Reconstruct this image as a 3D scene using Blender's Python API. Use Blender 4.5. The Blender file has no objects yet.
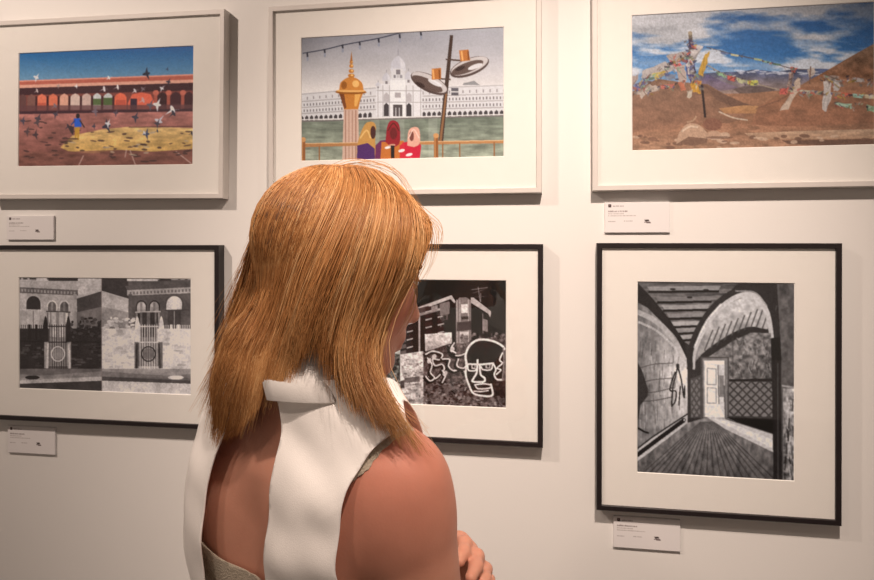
import bpy, math, random
import numpy as np
S = bpy.context.scene
COL = S.collection
SRGB = lambda c: np.where(np.asarray(c) <= .04045, np.asarray(c)/12.92, ((np.asarray(c)+.055)/1.055)**2.4)

# ------------------------------------------------------------------ helpers
def mesh_obj(name, verts, faces, mat=None, parent=None, smooth=False, loc=None):
    me = bpy.data.meshes.new(name)
    me.from_pydata([tuple(map(float, v)) for v in verts], [], [tuple(map(int, f)) for f in faces])
    me.update()
    if smooth:
        me.polygons.foreach_set('use_smooth', [True]*len(me.polygons))
    for m in (mat if isinstance(mat, (list, tuple)) else [mat]):
        if m: me.materials.append(m)
    o = bpy.data.objects.new(name, me); COL.objects.link(o)
    if parent: o.parent = parent
    if loc is not None: o.location = loc
    return o

def fast_mesh(name, verts, quads, mat=None, parent=None, smooth=True):
    """numpy arrays -> mesh; quads (n,4) or (n,3)"""
    me = bpy.data.meshes.new(name)
    verts = np.asarray(verts, np.float32); quads = np.asarray(quads, np.int32)
    n, k = quads.shape
    me.vertices.add(len(verts)); me.vertices.foreach_set('co', verts.ravel())
    me.loops.add(n*k); me.loops.foreach_set('vertex_index', quads.ravel())
    me.polygons.add(n)
    me.polygons.foreach_set('loop_start', np.arange(0, n*k, k, dtype=np.int32))
    if smooth: me.polygons.foreach_set('use_smooth', np.ones(n, bool))
    me.update(calc_edges=True); me.validate()
    for m in (mat if isinstance(mat, (list, tuple)) else [mat]):
        if m: me.materials.append(m)
    o = bpy.data.objects.new(name, me); COL.objects.link(o)
    if parent: o.parent = parent
    return o

def set_cols(o, rgb):
    a = o.data.color_attributes.new('Col', 'FLOAT_COLOR', 'POINT')
    c = np.ones((len(o.data.vertices), 4), np.float32); c[:, :3] = rgb
    a.data.foreach_set('color', c.ravel())

def empty(name, loc, rz=0, ry=0):
    o = bpy.data.objects.new(name, None); COL.objects.link(o)
    o.location = loc; o.rotation_euler = (0, ry, rz); o.empty_display_size = .1
    return o

def tag(o, label=None, cat=None, group=None, kind=None):
    if label: o['label'] = label
    if cat: o['category'] = cat
    if group: o['group'] = group
    if kind: o['kind'] = kind
    return o

def new_mat(name):
    m = bpy.data.materials.new(name); m.use_nodes = True
    nt = m.node_tree; b = nt.nodes['Principled BSDF']
    return m, nt, b

def mat_simple(name, col, rough=.5, spec=.4, noise=0, nscale=20, bump=0, bscale=200, metal=0):
    m, nt, b = new_mat(name)
    lin = SRGB(np.array(col)/255.)
    b.inputs['Base Color'].default_value = (*lin, 1)
    b.inputs['Roughness'].default_value = rough
    b.inputs['Specular IOR Level'].default_value = spec
    b.inputs['Metallic'].default_value = metal
    tc = nt.nodes.new('ShaderNodeTexCoord')
    if noise:
        n = nt.nodes.new('ShaderNodeTexNoise'); n.inputs['Scale'].default_value = nscale; n.inputs['Detail'].default_value = 4
        r = nt.nodes.new('ShaderNodeValToRGB')
        r.color_ramp.elements[0].position = .3; r.color_ramp.elements[1].position = .7
        r.color_ramp.elements[0].color = (*np.clip(lin*(1-noise), 0, 1), 1); r.color_ramp.elements[1].color = (*np.clip(lin*(1+noise), 0, 1), 1)
        nt.links.new(tc.outputs['Object'], n.inputs['Vector']); nt.links.new(n.outputs['Fac'], r.inputs['Fac'])
        nt.links.new(r.outputs['Color'], b.inputs['Base Color'])
    if bump:
        n = nt.nodes.new('ShaderNodeTexNoise'); n.inputs['Scale'].default_value = bscale; n.inputs['Detail'].default_value = 3
        bp = nt.nodes.new('ShaderNodeBump'); bp.inputs['Strength'].default_value = bump; bp.inputs['Distance'].default_value = .002
        nt.links.new(tc.outputs['Object'], n.inputs['Vector']); nt.links.new(n.outputs['Fac'], bp.inputs['Height'])
        nt.links.new(bp.outputs['Normal'], b.inputs['Normal'])
    return m

def mat_attr(name, rough=.5, spec=.3):
    m, nt, b = new_mat(name)
    a = nt.nodes.new('ShaderNodeAttribute'); a.attribute_name = 'Col'
    nt.links.new(a.outputs['Color'], b.inputs['Base Color'])
    b.inputs['Roughness'].default_value = rough; b.inputs['Specular IOR Level'].default_value = spec
    return m

# ------------------------------------------------------------------ tiny raster painter (the printed pictures)
def vnoise(h, w, cell, seed, octv=3, aspect=1.0):
    rng = np.random.RandomState(seed); out = np.zeros((h, w)); amp = 1.; tot = 0
    for _ in range(octv):
        cx = max(cell*aspect, 1.5); cy = max(cell, 1.5)
        gw, gh = int(w/cx)+3, int(h/cy)+3
        g = rng.rand(gh, gw)
        ys = np.arange(h)/cy; xs = np.arange(w)/cx
        yi = ys.astype(int); xi = xs.astype(int); fy = (ys-yi)[:, None]; fx = (xs-xi)[None]
        fy = fy*fy*(3-2*fy); fx = fx*fx*(3-2*fx)
        a = g[yi][:, xi]; b = g[yi][:, xi+1]; c = g[yi+1][:, xi]; d = g[yi+1][:, xi+1]
        out += amp*((a*(1-fx)+b*fx)*(1-fy)+(c*(1-fx)+d*fx)*fy); tot += amp
        amp *= .55; cell /= 2
    return out/tot

class Canvas:
    def __init__(s, w, h, ox=0, oy=0):
        s.w, s.h, s.ox, s.oy = w, h, ox, oy
        s.a = np.zeros((h, w, 3)); s.Y, s.X = np.mgrid[0:h, 0:w].astype(float); s.X += ox; s.Y += oy
    def c(s, col): return np.array(col if np.ndim(col) else (col,)*3, float)/255.
    def blend(s, mask, col, al=1.):
        m = (mask*al)[..., None]; s.a = s.a*(1-m)+s.c(col)*m
    def vgrad(s, y0, y1, c0, c1, mask=None):
        t = np.clip((s.Y-y0)/(y1-y0), 0, 1)[..., None]; g = s.c(c0)*(1-t)+s.c(c1)*t
        if mask is None: s.a = g
        else: s.a = np.where(mask[..., None], g, s.a)
    def inside(s, pts):
        p = np.array(pts, float)
        x0, y0 = p.min(0); x1, y1 = p.max(0)
        i0, i1 = max(int(y0-s.oy), 0), min(int(y1-s.oy)+2, s.h); j0, j1 = max(int(x0-s.ox), 0), min(int(x1-s.ox)+2, s.w)
        if i1 <= i0 or j1 <= j0: return None
        X = s.X[i0:i1, j0:j1]; Y = s.Y[i0:i1, j0:j1]; r = np.zeros(X.shape, bool)
        for k in range(len(p)):
            (xa, ya), (xb, yb) = p[k], p[(k+1) % len(p)]
            if ya == yb: continue
            r ^= ((ya > Y) != (yb > Y)) & (X < (xb-xa)*(Y-ya)/(yb-ya)+xa)
        return i0, i1, j0, j1, r
    def poly(s, pts, col, al=1.):
        q = s.inside(pts)
        if q is None: return
        i0, i1, j0, j1, r = q; m = (r*al)[..., None]
        s.a[i0:i1, j0:j1] = s.a[i0:i1, j0:j1]*(1-m)+s.c(col)*m
    def pmask(s, pts):
        m = np.zeros((s.h, s.w), bool); q = s.inside(pts)
        if q: m[q[0]:q[1], q[2]:q[3]] = q[4]
        return m
    def rect(s, x0, y0, x1, y1, col, al=1.): s.poly([(x0, y0), (x1, y0), (x1, y1), (x0, y1)], col, al)
    def line(s, pts, w, col, al=1.):
        for (a, b) in zip(pts[:-1], pts[1:]):
            a = np.array(a, float); b = np.array(b, float); d = b-a; L = np.hypot(*d)+1e-6; d /= L; n = np.array((-d[1], d[0]))*w/2; e = d*w*.3
            s.poly([a+n-e, b+n+e, b-n+e, a-n-e], col, al)
    def ell(s, cx, cy, rx, ry, col, al=1., rot=0, a0=0, a1=360):
        t = np.radians(np.linspace(a0, a1, 28)); c, q = math.cos(math.radians(rot)), math.sin(math.radians(rot))
        x = rx*np.cos(t); y = ry*np.sin(t)
        s.poly(np.c_[cx+x*c-y*q, cy+x*q+y*c], col, al)
    def curve(s, pts, w, col, al=1., n=10):
        s.line(spline2(pts, n), w, col, al)
    def noise(s, cell, amp, seed, mask=None, aspect=1., octv=3):
        n = (vnoise(s.h, s.w, cell, seed, octv, aspect)-.5)*2*amp
        if mask is not None: n = n*mask
        s.a = np.clip(s.a*(1+n[..., None]), 0, 1)
    def blur(s, r):
        for ax in (0, 1):
            b = s.a.copy()
            for k in range(1, r+1): b += np.roll(s.a, k, ax)+np.roll(s.a, -k, ax)
            s.a = b/(2*r+1)
    def sample(s, px, py):
        x = np.clip(px-s.ox, 0, s.w-1.01); y = np.clip(py-s.oy, 0, s.h-1.01); xi = x.astype(int); yi = y.astype(int)
        fx = (x-xi)[..., None]; fy = (y-yi)[..., None]
        return (s.a[yi, xi]*(1-fx)+s.a[yi, xi+1]*fx)*(1-fy)+(s.a[yi+1, xi]*(1-fx)+s.a[yi+1, xi+1]*fx)*fy

def spline2(pts, n=10):
    p = np.array(pts, float); k = len(p); t = np.linspace(0, k-1, (k-1)*n+1)
    return catmull(p, t)
def catmull(p, t):
    k = len(p); i = np.clip(t.astype(int), 0, k-2); f = (t-i)[:, None]
    P = lambda j: p[np.clip(j, 0, k-1)]
    p0, p1, p2, p3 = P(i-1), P(i), P(i+1), P(i+2)
    p0 = np.where((i == 0)[:, None], 2*p1-p2, p0); p3 = np.where((i+2 > k-1)[:, None], 2*p2-p1, p3)
    return .5*((2*p1)+(-p0+p2)*f+(2*p0-5*p1+4*p2-p3)*f**2+(-p0+3*p1-3*p2+p3)*f**3)

def print_courtyard():
    C = Canvas(860, 580); rs = np.random.RandomState(3)
    C.vgrad(30, 190, (22, 78, 122), (108, 138, 152))
    L = lambda x, yl, yr: yl+(yr-yl)*(x-40)/775.
    band = lambda yl0, yr0, yl1, yr1, col, al=1.: C.poly([(30, yl0), (830, yr0), (830, yr1), (30, yl1)], col, al)
    band(180, 154, 330, 315, (120, 62, 52))
    band(180, 154, 186, 160, (215, 135, 108)); band(186, 160, 200, 178, (172, 88, 68)); band(200, 178, 214, 192, (214, 150, 122))
    band(214, 192, 246, 226, (62, 34, 36))
    # arcade: lit bays and dark piers
    bays = [(40, 75, (96, 60, 54)), (80, 118, (120, 78, 66)), (124, 168, (214, 110, 78)), (176, 220, (206, 106, 74)), (228, 270, (212, 150, 120)),
            (276, 322, (205, 172, 150)), (328, 372, (196, 160, 140)), (378, 416, (198, 190, 176)), (426, 466, (190, 182, 168)), (474, 528, (218, 100, 68)),
            (534, 650, (214, 98, 70)), (662, 704, (60, 32, 34)), (718, 764, (70, 38, 40)), (778, 815, (66, 36, 38))]
    for x0, x1, col in bays:
        m = (x0+x1)/2; r = (x1-x0)/2; t = 240-(x0-40)*.012; b = 312-(x0-40)*.008
        C.poly([(x0, b), (x0, t+r*.8), (x0+r*.3, t+8), (m, t), (x1-r*.3, t+8), (x1, t+r*.8), (x1, b)], col)
    C.rect(380, 262, 416, 290, (84, 96, 54)); C.rect(426, 258, 466, 290, (78, 92, 50))
    C.rect(545, 262, 574, 312, (52, 34, 46)); C.rect(128, 280, 166, 308, (184, 84, 62)); C.rect(480, 268, 524, 292, (186, 80, 58))
    for x in (122, 174, 224, 273, 325, 375, 420, 470): C.rect(x-5, 250, x+5, 322, (66, 34, 34))
    for x in (655, 710, 771): C.rect(x-7, 226, x+7, 310, (166, 84, 66)); C.ell(x, 236, 13, 12, (190, 100, 78))
    band(292, 288, 322, 306, (96, 58, 56), .75); band(318, 306, 332, 318, (62, 36, 40))
    g = C.Y > L(C.X, 330, 318)
    C.vgrad(322, 560, (166, 104, 90), (112, 68, 56), g)
    C.vgrad(380, 500, (206, 164, 104), (196, 150, 82), C.pmask([(235, 478), (290, 425), (420, 398), (560, 384), (830, 392), (830, 482), (640, 496), (500, 488), (380, 505), (270, 494)]))
    C.poly([(30, 500), (280, 496), (500, 488), (650, 496), (830, 484), (830, 580), (30, 580)], (122, 76, 62), .75)
    C.noise(16, .28, 5, g, 3)
    for a, b in (((340, 515), (318, 562)), ((546, 490), (572, 558)), ((745, 495), (814, 550)), ((530, 488), (525, 520))): C.line([a, b], 5, (196, 160, 140), .7)
    C.line([(540, 388), (820, 384)], 6, (92, 56, 50), .7)
    for _ in range(70):   # feeding birds on the ground
        x = rs.uniform(50, 810); y = rs.uniform(395, 540) if x > 230 else rs.uniform(350, 545)
        C.ell(x, y, rs.uniform(7, 20), rs.uniform(2.5, 5), (66, 46, 42) if rs.rand() < .8 else (176, 150, 120), .8, rs.uniform(-12, 12))
    def bird(x, y, k, col, r):
        C.ell(x, y, 13*k, 5*k, col, 1, r)
        for q in (-1, 1):
            t = math.radians(r+q*75); C.poly([(x-5*k, y), (x+6*k, y), (x+26*k*math.cos(t), y+24*k*math.sin(t))], col)
    for x, y, k, col, r in ((118, 165, 1., (206, 190, 176), 20), (612, 152, 1.3, (38, 38, 48), -10), (448, 168, .7, (224, 214, 204), 60), (702, 132, .5, (52, 66, 84), 0),
                            (124, 225, .8, (186, 160, 146), 70), (210, 330, 1, (74, 60, 66), 20), (428, 218, 1, (214, 196, 186), 80), (488, 210, .9, (226, 208, 196), 80),
                            (564, 226, .8, (206, 190, 180), 60), (598, 218, .8, (120, 100, 98), 40), (680, 216, .8, (210, 196, 186), 30), (708, 188, .8, (58, 50, 58), 10),
                            (728, 312, 1.6, (232, 224, 216), 70), (732, 326, 1.1, (50, 46, 54), 60), (440, 384, 1.5, (52, 48, 58), -15), (446, 372, 1, (206, 192, 184), 10), (566, 344, 1.2, (64, 58, 66), 10),
                            (668, 360, 1.4, (196, 184, 180), 25), (662, 372, 1, (72, 62, 66), 10), (615, 418, 1.2, (62, 66, 84), 0), (608, 412, .7, (206, 196, 190), 60), (660, 288, 1.4, (214, 202, 194), 10), (630, 290, 1.2, (92, 80, 84), 10), (600, 268, 1, (190, 150, 140), 70),
                            (130, 350, 1.2, (70, 58, 62), 10), (125, 368, 1.1, (84, 66, 64), -10), (60, 360, 1, (70, 62, 70), 0), (80, 408, 1.1, (84, 62, 60), 5), (120, 422, 1.1, (70, 52, 52), -5),
                            (388, 318, 1.1, (110, 92, 96), 0), (480, 324, .9, (86, 68, 72), 10), (664, 404, .6, (60, 60, 70), 80), (208, 292, .9, (120, 100, 100), 60), (270, 384, .9, (52, 48, 60), 60), (302, 206, .6, (224, 210, 200), 0), (220, 204, .6, (170, 140, 126), 10), (812, 414, .8, (48, 44, 52), 80), (384, 384, .7, (66, 62, 70), 0)):
        bird(x, y, k, col, r)
    C.poly([(262, 378), (296, 386), (292, 424), (280, 410)], (62, 46, 46))
    C.poly([(300, 386), (322, 386), (318, 446), (310, 446), (312, 410), (304, 446), (300, 430)], (186, 134, 50))
    C.poly([(294, 350), (324, 348), (330, 386), (298, 388)], (38, 84, 170)); C.line([(322, 358), (342, 388)], 6, (60, 44, 44)); C.line([(298, 360), (284, 376)], 6, (48, 60, 110))
    C.ell(312, 338, 9, 11, (44, 30, 32)); C.ell(290, 440, 28, 4, (70, 46, 38), .8)
    C.noise(5, .1, 11); C.blur(2)
    return C, [(38, 58), (815, 30), (817, 552), (45, 565)], (208, 190, 170)

def print_lakeside():
    C = Canvas(870, 580)
    C.vgrad(30, 290, (128, 124, 130), (232, 218, 207))
    t = np.clip((C.X-30)/700, 0, 1)[..., None]*np.clip((260-C.Y)/230, 0, 1)[..., None]; C.a = C.a*(1-.55*t)+C.c((212, 204, 200))*.55*t
    v = np.clip((140-C.X)/140, 0, 1)[..., None]*np.clip((200-C.Y)/200, 0, 1)[..., None]; C.a = C.a*(1-.35*v)
    C.noise(60, .05, 2, None, 3)
    W = (214, 204, 198); SH = (172, 162, 158); D = (70, 62, 62)
    def wing(x0, x1, t0, t1, b0, b1):
        T = lambda x: t0+(t1-t0)*(x-x0)/(x1-x0); B = lambda x: b0+(b1-b0)*(x-x0)/(x1-x0)
        C.poly([(x0, t0), (x1, t1), (x1, b1), (x0, b0)], W)
        H = lambda x, f: T(x)+(B(x)-T(x))*f
        for f, w in ((.03, 3), (.3, 4), (.52, 4), (.74, 5)): C.line([(x0, H(x0, f)), (x1, H(x1, f))], w, SH)
        for k in range(int((x1-x0)/13)):
            x = x0+6+13*k
            for f in (.38, .6): C.rect(x-2.5, H(x, f), x+2.5, H(x, f+.09), (120, 112, 112))
            if k % 2 == 0: C.rect(x-2, H(x, .14), x+3, H(x, .24), (150, 140, 138))
        for k in range(int((x1-x0)/20)):
            x = x0+10+20*k; a, b = H(x, .82), H(x, 1)
            C.poly([(x-7, b), (x-7, a+7), (x, a), (x+7, a+7), (x+7, b)], D)
    wing(20, 335, 297, 268, 404, 388); wing(515, 845, 268, 254, 386, 378)
    C.rect(632, 270, 660, 300, (96, 90, 92)); C.rect(632, 283, 660, 288, W)
    C.poly([(335, 262), (365, 252), (365, 240), (485, 240), (485, 252), (520, 262), (520, 386), (335, 388)], (222, 212, 206))
    C.rect(392, 236, 452, 384, (230, 221, 214))
    for x in (342, 362, 388, 455, 482, 512): C.line([(x, 262), (x, 386)], 4, SH)
    for y in (282, 328): C.line([(338, y), (518, y)], 4, SH)
    for x in (376, 466): C.poly([(x-10, 384), (x-10, 340), (x, 330), (x+10, 340), (x+10, 384)], D); C.poly([(x-11, 326), (x-11, 300), (x, 288), (x+11, 300), (x+11, 326)], (184, 172, 168))
    C.poly([(403, 384), (403, 338), (440, 338), (440, 384)], (86, 76, 74)); C.rect(412, 350, 416, 384, (190, 180, 174)); C.rect(426, 350, 430, 384, (190, 180, 174))
    C.rect(410, 290, 434, 310, (170, 158, 154))
    def dome(x, y, r, h, sp):   # base centre, radius, height, spire
        C.rect(x-r*.85, y, x+r*.85, y+r*.9, (214, 204, 198)); C.rect(x-r*.3, y+r*.15, x+r*.3, y+r*.85, (128, 118, 118))
        C.poly(np.r_[[(x-r, y)], spline2([(x-r, y), (x-r*1.02, y-h*.35), (x-r*.6, y-h*.75), (x, y-h)], 6), spline2([(x, y-h), (x+r*.6, y-h*.75), (x+r*1.02, y-h*.35), (x+r, y)], 6)], (196, 188, 188))
        C.poly([(x+r*.2, y-h*.9), (x+r, y-h*.35), (x+r, y), (x+r*.4, y)], (226, 216, 210), .6)
        C.line([(x, y-h), (x, y-h-sp)], max(2.5, r*.12), (150, 142, 146))
    dome(376, 242, 16, 32, 10); dome(464, 236, 16, 32, 10); dome(343, 264, 10, 16, 5); dome(504, 258, 10, 16, 5)
    C.rect(396, 192, 450, 240, (216, 207, 201)); C.rect(405, 202, 414, 232, (130, 122, 124)); C.rect(430, 200, 440, 232, (150, 142, 142)); C.rect(418, 204, 426, 232, (190, 180, 176))
    dome(423, 194, 28, 52, 24)
    for x in (398, 448): C.ell(x, 196, 6, 9, (206, 198, 196))
    C.poly([(680, 250), (700, 246), (720, 240), (735, 252), (745, 258), (675, 258)], (126, 122, 120), .8)
    C.line([(20, 407), (845, 380)], 7, (118, 108, 102)); C.line([(20, 400), (845, 374)], 4, (226, 214, 204))
    wt = C.Y > 409-(C.X-20)*.0327
    C.vgrad(390, 560, (112, 116, 100), (160, 160, 138), wt)
    C.noise(9, .22, 8, wt, 6); C.noise(30, .14, 9, wt, 1)
    for x in (330, 430, 560): C.blend(wt & (abs(C.X-x) < 18), (196, 192, 174), .25)
    # string of lights
    pts = spline2([(34, 138), (124, 122), (198, 104), (268, 90), (345, 75), (418, 56), (450, 48)], 6); C.line(pts, 4, (58, 58, 70))
    for x, y in ((52, 138), (124, 122), (198, 103), (268, 90), (345, 78), (429, 60), (513, 48)):
        C.line([(x, y), (x+1, y+14)], 7, (52, 50, 58)); C.ell(x+1, y+22, 5, 9, (150, 148, 156))
    # gold finial pillar
    C.poly([(203, 352), (262, 352), (266, 566), (196, 566)], (206, 168, 146))
    for x, q in ((210, .8), (224, .5), (238, .6), (252, .9)): C.line([(x, 362), (x, 566)], 5, (158, 112, 92), q)
    C.poly([(182, 290), (284, 288), (270, 322), (262, 356), (204, 358), (194, 322)], (196, 122, 52)); C.poly([(184, 296), (204, 296), (214, 350), (206, 356)], (120, 66, 28))
    C.poly([(248, 296), (272, 296), (256, 346), (246, 346)], (238, 178, 96), .8)
    C.ell(232, 289, 64, 9, (150, 88, 36)); C.ell(232, 284, 60, 6, (236, 176, 104))
    C.poly(np.r_[spline2([(184, 282), (190, 252), (214, 234), (234, 228)], 5), spline2([(234, 228), (258, 236), (278, 254), (284, 282)], 5)], (204, 130, 60))
    C.ell(252, 256, 14, 14, (248, 196, 120), .8); C.ell(204, 262, 12, 16, (142, 82, 34), .8)
    for y, r in ((224, 14), (206, 11), (186, 9), (170, 7)): C.ell(234, y, r, 8, (190, 118, 52)); C.ell(237, y-2, r*.4, 4, (246, 190, 110))
    C.poly([(229, 168), (239, 168), (235, 128)], (170, 104, 48))
    # rail
    C.poly([(20, 494), (300, 488), (300, 500), (20, 508)], (178, 122, 76)); C.poly([(500, 484), (845, 478), (845, 489), (500, 496)], (186, 128, 80))
    C.line([(20, 494), (300, 488)], 3, (226, 178, 130)); C.line([(500, 484), (845, 478)], 3, (230, 184, 136))
    for x, y in ((102, 504), (664, 490), (796, 486), (598, 492)): C.line([(x, y), (x, 566)], 6, (150, 98, 58))
    for x, y in ((35, 478), (572, 460)): C.line([(x, y), (x, 566)], 17, (150, 92, 52)); C.ell(x, y, 11, 10, (206, 146, 92)); C.line([(x-4, y), (x-4, 560)], 4, (206, 146, 92))
    # lamp pole
    C.poly([(627, 60), (640, 60), (600, 482), (582, 482)], (72, 54, 46)); C.poly([(612, 270), (618, 270), (594, 482), (584, 482)], (142, 98, 66))
    for cx, cy, rot, arm in ((702, 186, -22, ((612, 156), (690, 162))), (546, 252, 26, ((628, 236), (566, 232)))):
        C.line(arm, 6, (84, 64, 54))
        C.ell(cx, cy, 80, 34, (86, 68, 62), 1, rot); C.ell(cx, cy-4, 76, 28, (200, 186, 178), 1, rot); C.ell(cx-8, cy+2, 66, 20, (98, 78, 70), 1, rot)
        C.ell(cx+22, cy-2, 30, 9, (226, 216, 210), .9, rot); C.ell(cx-36, cy+6, 20, 8, (60, 44, 40), .9, rot)
    for x, y, r in ((684, 138, -8), (572, 212, 10)):
        C.poly([(x-19+r*.3, y-18), (x+17+r*.3, y-22), (x+21, y+22), (x-17, y+26)], (184, 112, 58)); C.line([(x-12, y-14), (x-8, y+20)], 7, (228, 164, 100)); C.line([(x+13, y-14), (x+15, y+18)], 6, (128, 72, 36))
    # three women at the rail
    C.poly(np.r_[spline2([(258, 566), (258, 500), (276, 440), (296, 410), (324, 408), (334, 430), (330, 470), (336, 566)], 6)], (196, 142, 76))
    C.poly([(256, 566), (258, 500), (300, 490), (328, 512), (330, 566)], (84, 48, 96)); C.ell(322, 448, 11, 26, (78, 46, 42)); C.curve([(270, 470), (296, 440), (312, 470)], 6, (226, 178, 108))
    C.poly([(330, 566), (332, 500), (352, 480), (390, 476), (400, 566)], (110, 50, 84)); C.poly([(350, 566), (356, 486), (444, 480), (452, 566)], (196, 112, 54))
    C.poly(np.r_[spline2([(372, 486), (378, 430), (390, 404), (412, 402), (428, 424), (428, 488), (400, 510)], 6)], (150, 22, 46)); C.ell(404, 452, 15, 24, (112, 34, 40)); C.curve([(382, 440), (404, 412), (426, 440)], 5, (96, 12, 32))
    C.poly([(430, 566), (440, 488), (500, 478), (514, 500), (506, 566)], (200, 36, 60)); C.poly([(428, 500), (446, 486), (456, 566), (430, 566)], (206, 50, 60))
    C.poly(np.r_[spline2([(458, 500), (464, 442), (486, 426), (506, 436), (508, 490), (486, 506)], 6)], (224, 164, 140)); C.ell(476, 462, 9, 20, (124, 70, 60)); C.curve([(464, 470), (484, 436), (506, 470)], 4, (240, 200, 180))
    C.ell(436, 520, 13, 6, (238, 226, 214), 1, -15); C.ell(466, 536, 14, 6, (240, 226, 216), 1, -15); C.ell(396, 500, 16, 6, (206, 150, 120), 1, -12); C.rect(394, 500, 408, 550, (44, 26, 34)); C.ell(380, 508, 12, 5, (236, 224, 216), 1, -10)
    C.noise(4, .06, 12); C.blur(1)
    return C, [(27, 78), (834, 25), (833, 543), (27, 563)], (236, 219, 203)

def print_mountain_pass():
    C = Canvas(900, 560, 0, -10); rs = np.random.RandomState(8)
    C.vgrad(0, 250, (58, 92, 140), (74, 128, 182))
    n = vnoise(C.h, C.w, 70, 21, 5, 3.2); n2 = vnoise(C.h, C.w, 40, 33, 4, 4.)
    edge = 150-.1*C.X+24*np.sin(C.X/90.)
    cl = np.clip((edge-C.Y)/40+ (n-.5)*5, 0, 1)*np.clip((C.Y+10)/20, .5, 1); cl *= np.clip(1.3-(C.X-560)/420, .35, 1)
    C.a = C.a*(1-cl[..., None]*.9)+(C.c((214, 206, 202))*(.76+.42*n2)[..., None])*cl[..., None]*.9
    dk = np.clip((60-C.Y)/60, 0, 1)*np.clip(n2*1.6-.3, 0, 1); C.a *= (1-.35*dk)[..., None]
    lw = np.clip((n2-.44)*7, 0, 1)*np.clip((C.Y-120)/50, 0, 1)*.85; C.a = C.a*(1-lw[..., None])+C.c((228, 222, 220))*lw[..., None]
    hz = np.clip((C.Y-190)/40, 0, 1)*.45*np.clip(vnoise(C.h, C.w, 26, 4, 3, 5)*1.8-.3, 0, 1); C.a = C.a*(1-hz[..., None])+C.c((226, 220, 220))*hz[..., None]
    def ridge(pts, c0, c1, y0, y1, cell, amp, seed, asp=2.):
        m = C.pmask(pts); C.vgrad(y0, y1, c0, c1, m); C.noise(cell, amp, seed, m, asp, 4); return m
    ridge([(260, 262), (330, 255), (420, 250), (470, 242), (540, 250), (600, 240), (700, 236), (760, 240), (760, 340), (260, 340)], (88, 98, 128), (134, 112, 104), 240, 330, 16, .35, 41)
    for _ in range(26):
        x = rs.uniform(400, 720); C.ell(x, 248+rs.uniform(-3, 9), rs.uniform(6, 16), 2.6, (214, 214, 222), .7, rs.uniform(-15, 15))
    ridge([(300, 262), (350, 285), (420, 310), (330, 320), (270, 290)], (90, 84, 122), (108, 92, 110), 255, 320, 12, .25, 42)
    ridge([(390, 312), (430, 302), (500, 300), (540, 310), (520, 328), (420, 332)], (76, 66, 70), (90, 74, 70), 300, 330, 10, .25, 43)
    ridge([(320, 330), (450, 326), (600, 310), (720, 240), (800, 190), (900, 130), (900, 560), (300, 560)], (150, 104, 76), (142, 96, 70), 200, 480, 26, .3, 44)
    ridge([(720, 244), (790, 200), (850, 160), (900, 136), (900, 290), (800, 284), (720, 262)], (140, 112, 92), (150, 104, 78), 150, 280, 18, .35, 45, 1)
    ridge([(20, 330), (120, 280), (200, 290), (300, 296), (360, 330), (430, 360), (480, 372), (440, 395), (420, 420), (20, 520)], (118, 84, 66), (134, 92, 70), 280, 450, 24, .3, 46)
    C.poly([(280, 292), (340, 322), (420, 358), (480, 374), (400, 378), (330, 350)], (84, 58, 48), .7)
    ridge([(340, 380), (430, 368), (520, 372), (470, 396), (360, 398)], (184, 132, 84), (170, 116, 74), 370, 400, 12, .15, 47)
    ridge([(480, 370), (560, 330), (640, 300), (760, 300), (900, 300), (900, 470), (450, 440)], (150, 98, 70), (140, 90, 66), 300, 450, 22, .32, 48)
    C.curve([(340, 392), (390, 412), (440, 420)], 5, (206, 184, 160)); C.line([(470, 380), (550, 350), (620, 310)], 5, (96, 62, 48), .6)
    ridge([(20, 470), (300, 430), (600, 440), (900, 424), (900, 560), (20, 560)], (148, 100, 74), (164, 122, 94), 430, 530, 12, .35, 49, 3)
    ridge([(430, 466), (620, 456), (900, 446), (900, 478), (700, 484), (460, 486)], (196, 160, 130), (180, 140, 110), 450, 480, 8, .25, 50, 6)
    C.poly([(560, 490), (720, 486), (900, 480), (900, 500), (720, 508), (580, 502)], (74, 50, 42), .8)
    for _ in range(40):
        x = rs.uniform(30, 880); y = rs.uniform(470, 520); C.ell(x, y, rs.uniform(6, 22), rs.uniform(3, 7), (212, 178, 150) if rs.rand() < .6 else (92, 62, 50), .8, rs.uniform(-10, 10))
    C.poly(np.r_[spline2([(184, 506), (196, 468), (226, 436), (266, 438), (296, 466), (300, 490), (250, 500)], 6)], (190, 152, 124)); C.poly([(186, 506), (230, 480), (298, 486), (296, 500), (250, 512)], (112, 80, 64)); C.curve([(206, 462), (232, 446), (262, 446)], 7, (222, 192, 164)); C.curve([(226, 430), (246, 424), (258, 410)], 6, (176, 140, 110))
    C.ell(316, 436, 34, 22, (120, 74, 58)); C.ell(322, 472, 26, 14, (190, 150, 122)); C.ell(360, 474, 18, 11, (204, 168, 140)); C.ell(98, 490, 18, 7, (120, 82, 64)); C.ell(340, 482, 50, 5, (80, 54, 44), .6)
    gm = (np.clip((C.Y-262)/30, 0, 1)*.24)[..., None]; C.a = C.a*(1-gm)+C.c((206, 176, 154))*gm
    # prayer flags and poles
    C.line([(280, 300), (290, 410)], 8, (58, 48, 46)); C.line([(240, 120), (243, 160)], 14, (120, 106, 92)); C.ell(240, 120, 8, 8, (168, 150, 126))
    def F(pts, col):        # a ragged cloth: torn outline, streaks of fold
        q = np.array(pts+[pts[0]], float); e = []
        for a, b in zip(q[:-1], q[1:]):
            for t in (0, .25, .5, .75): e.append(a+(b-a)*t+rs.normal(0, 2.2, 2))
        col = np.array(col)*.80+np.array((170, 150, 136))*.20; C.poly(e, col); c = q.mean(0)
        for _ in range(5):
            a = q[rs.randint(len(q)-1)]*.6+c*.4; b = q[rs.randint(len(q)-1)]*.8+c*.2; C.line([a, b], rs.uniform(2, 5), col*rs.uniform(.55, 1.1), .6)
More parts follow.
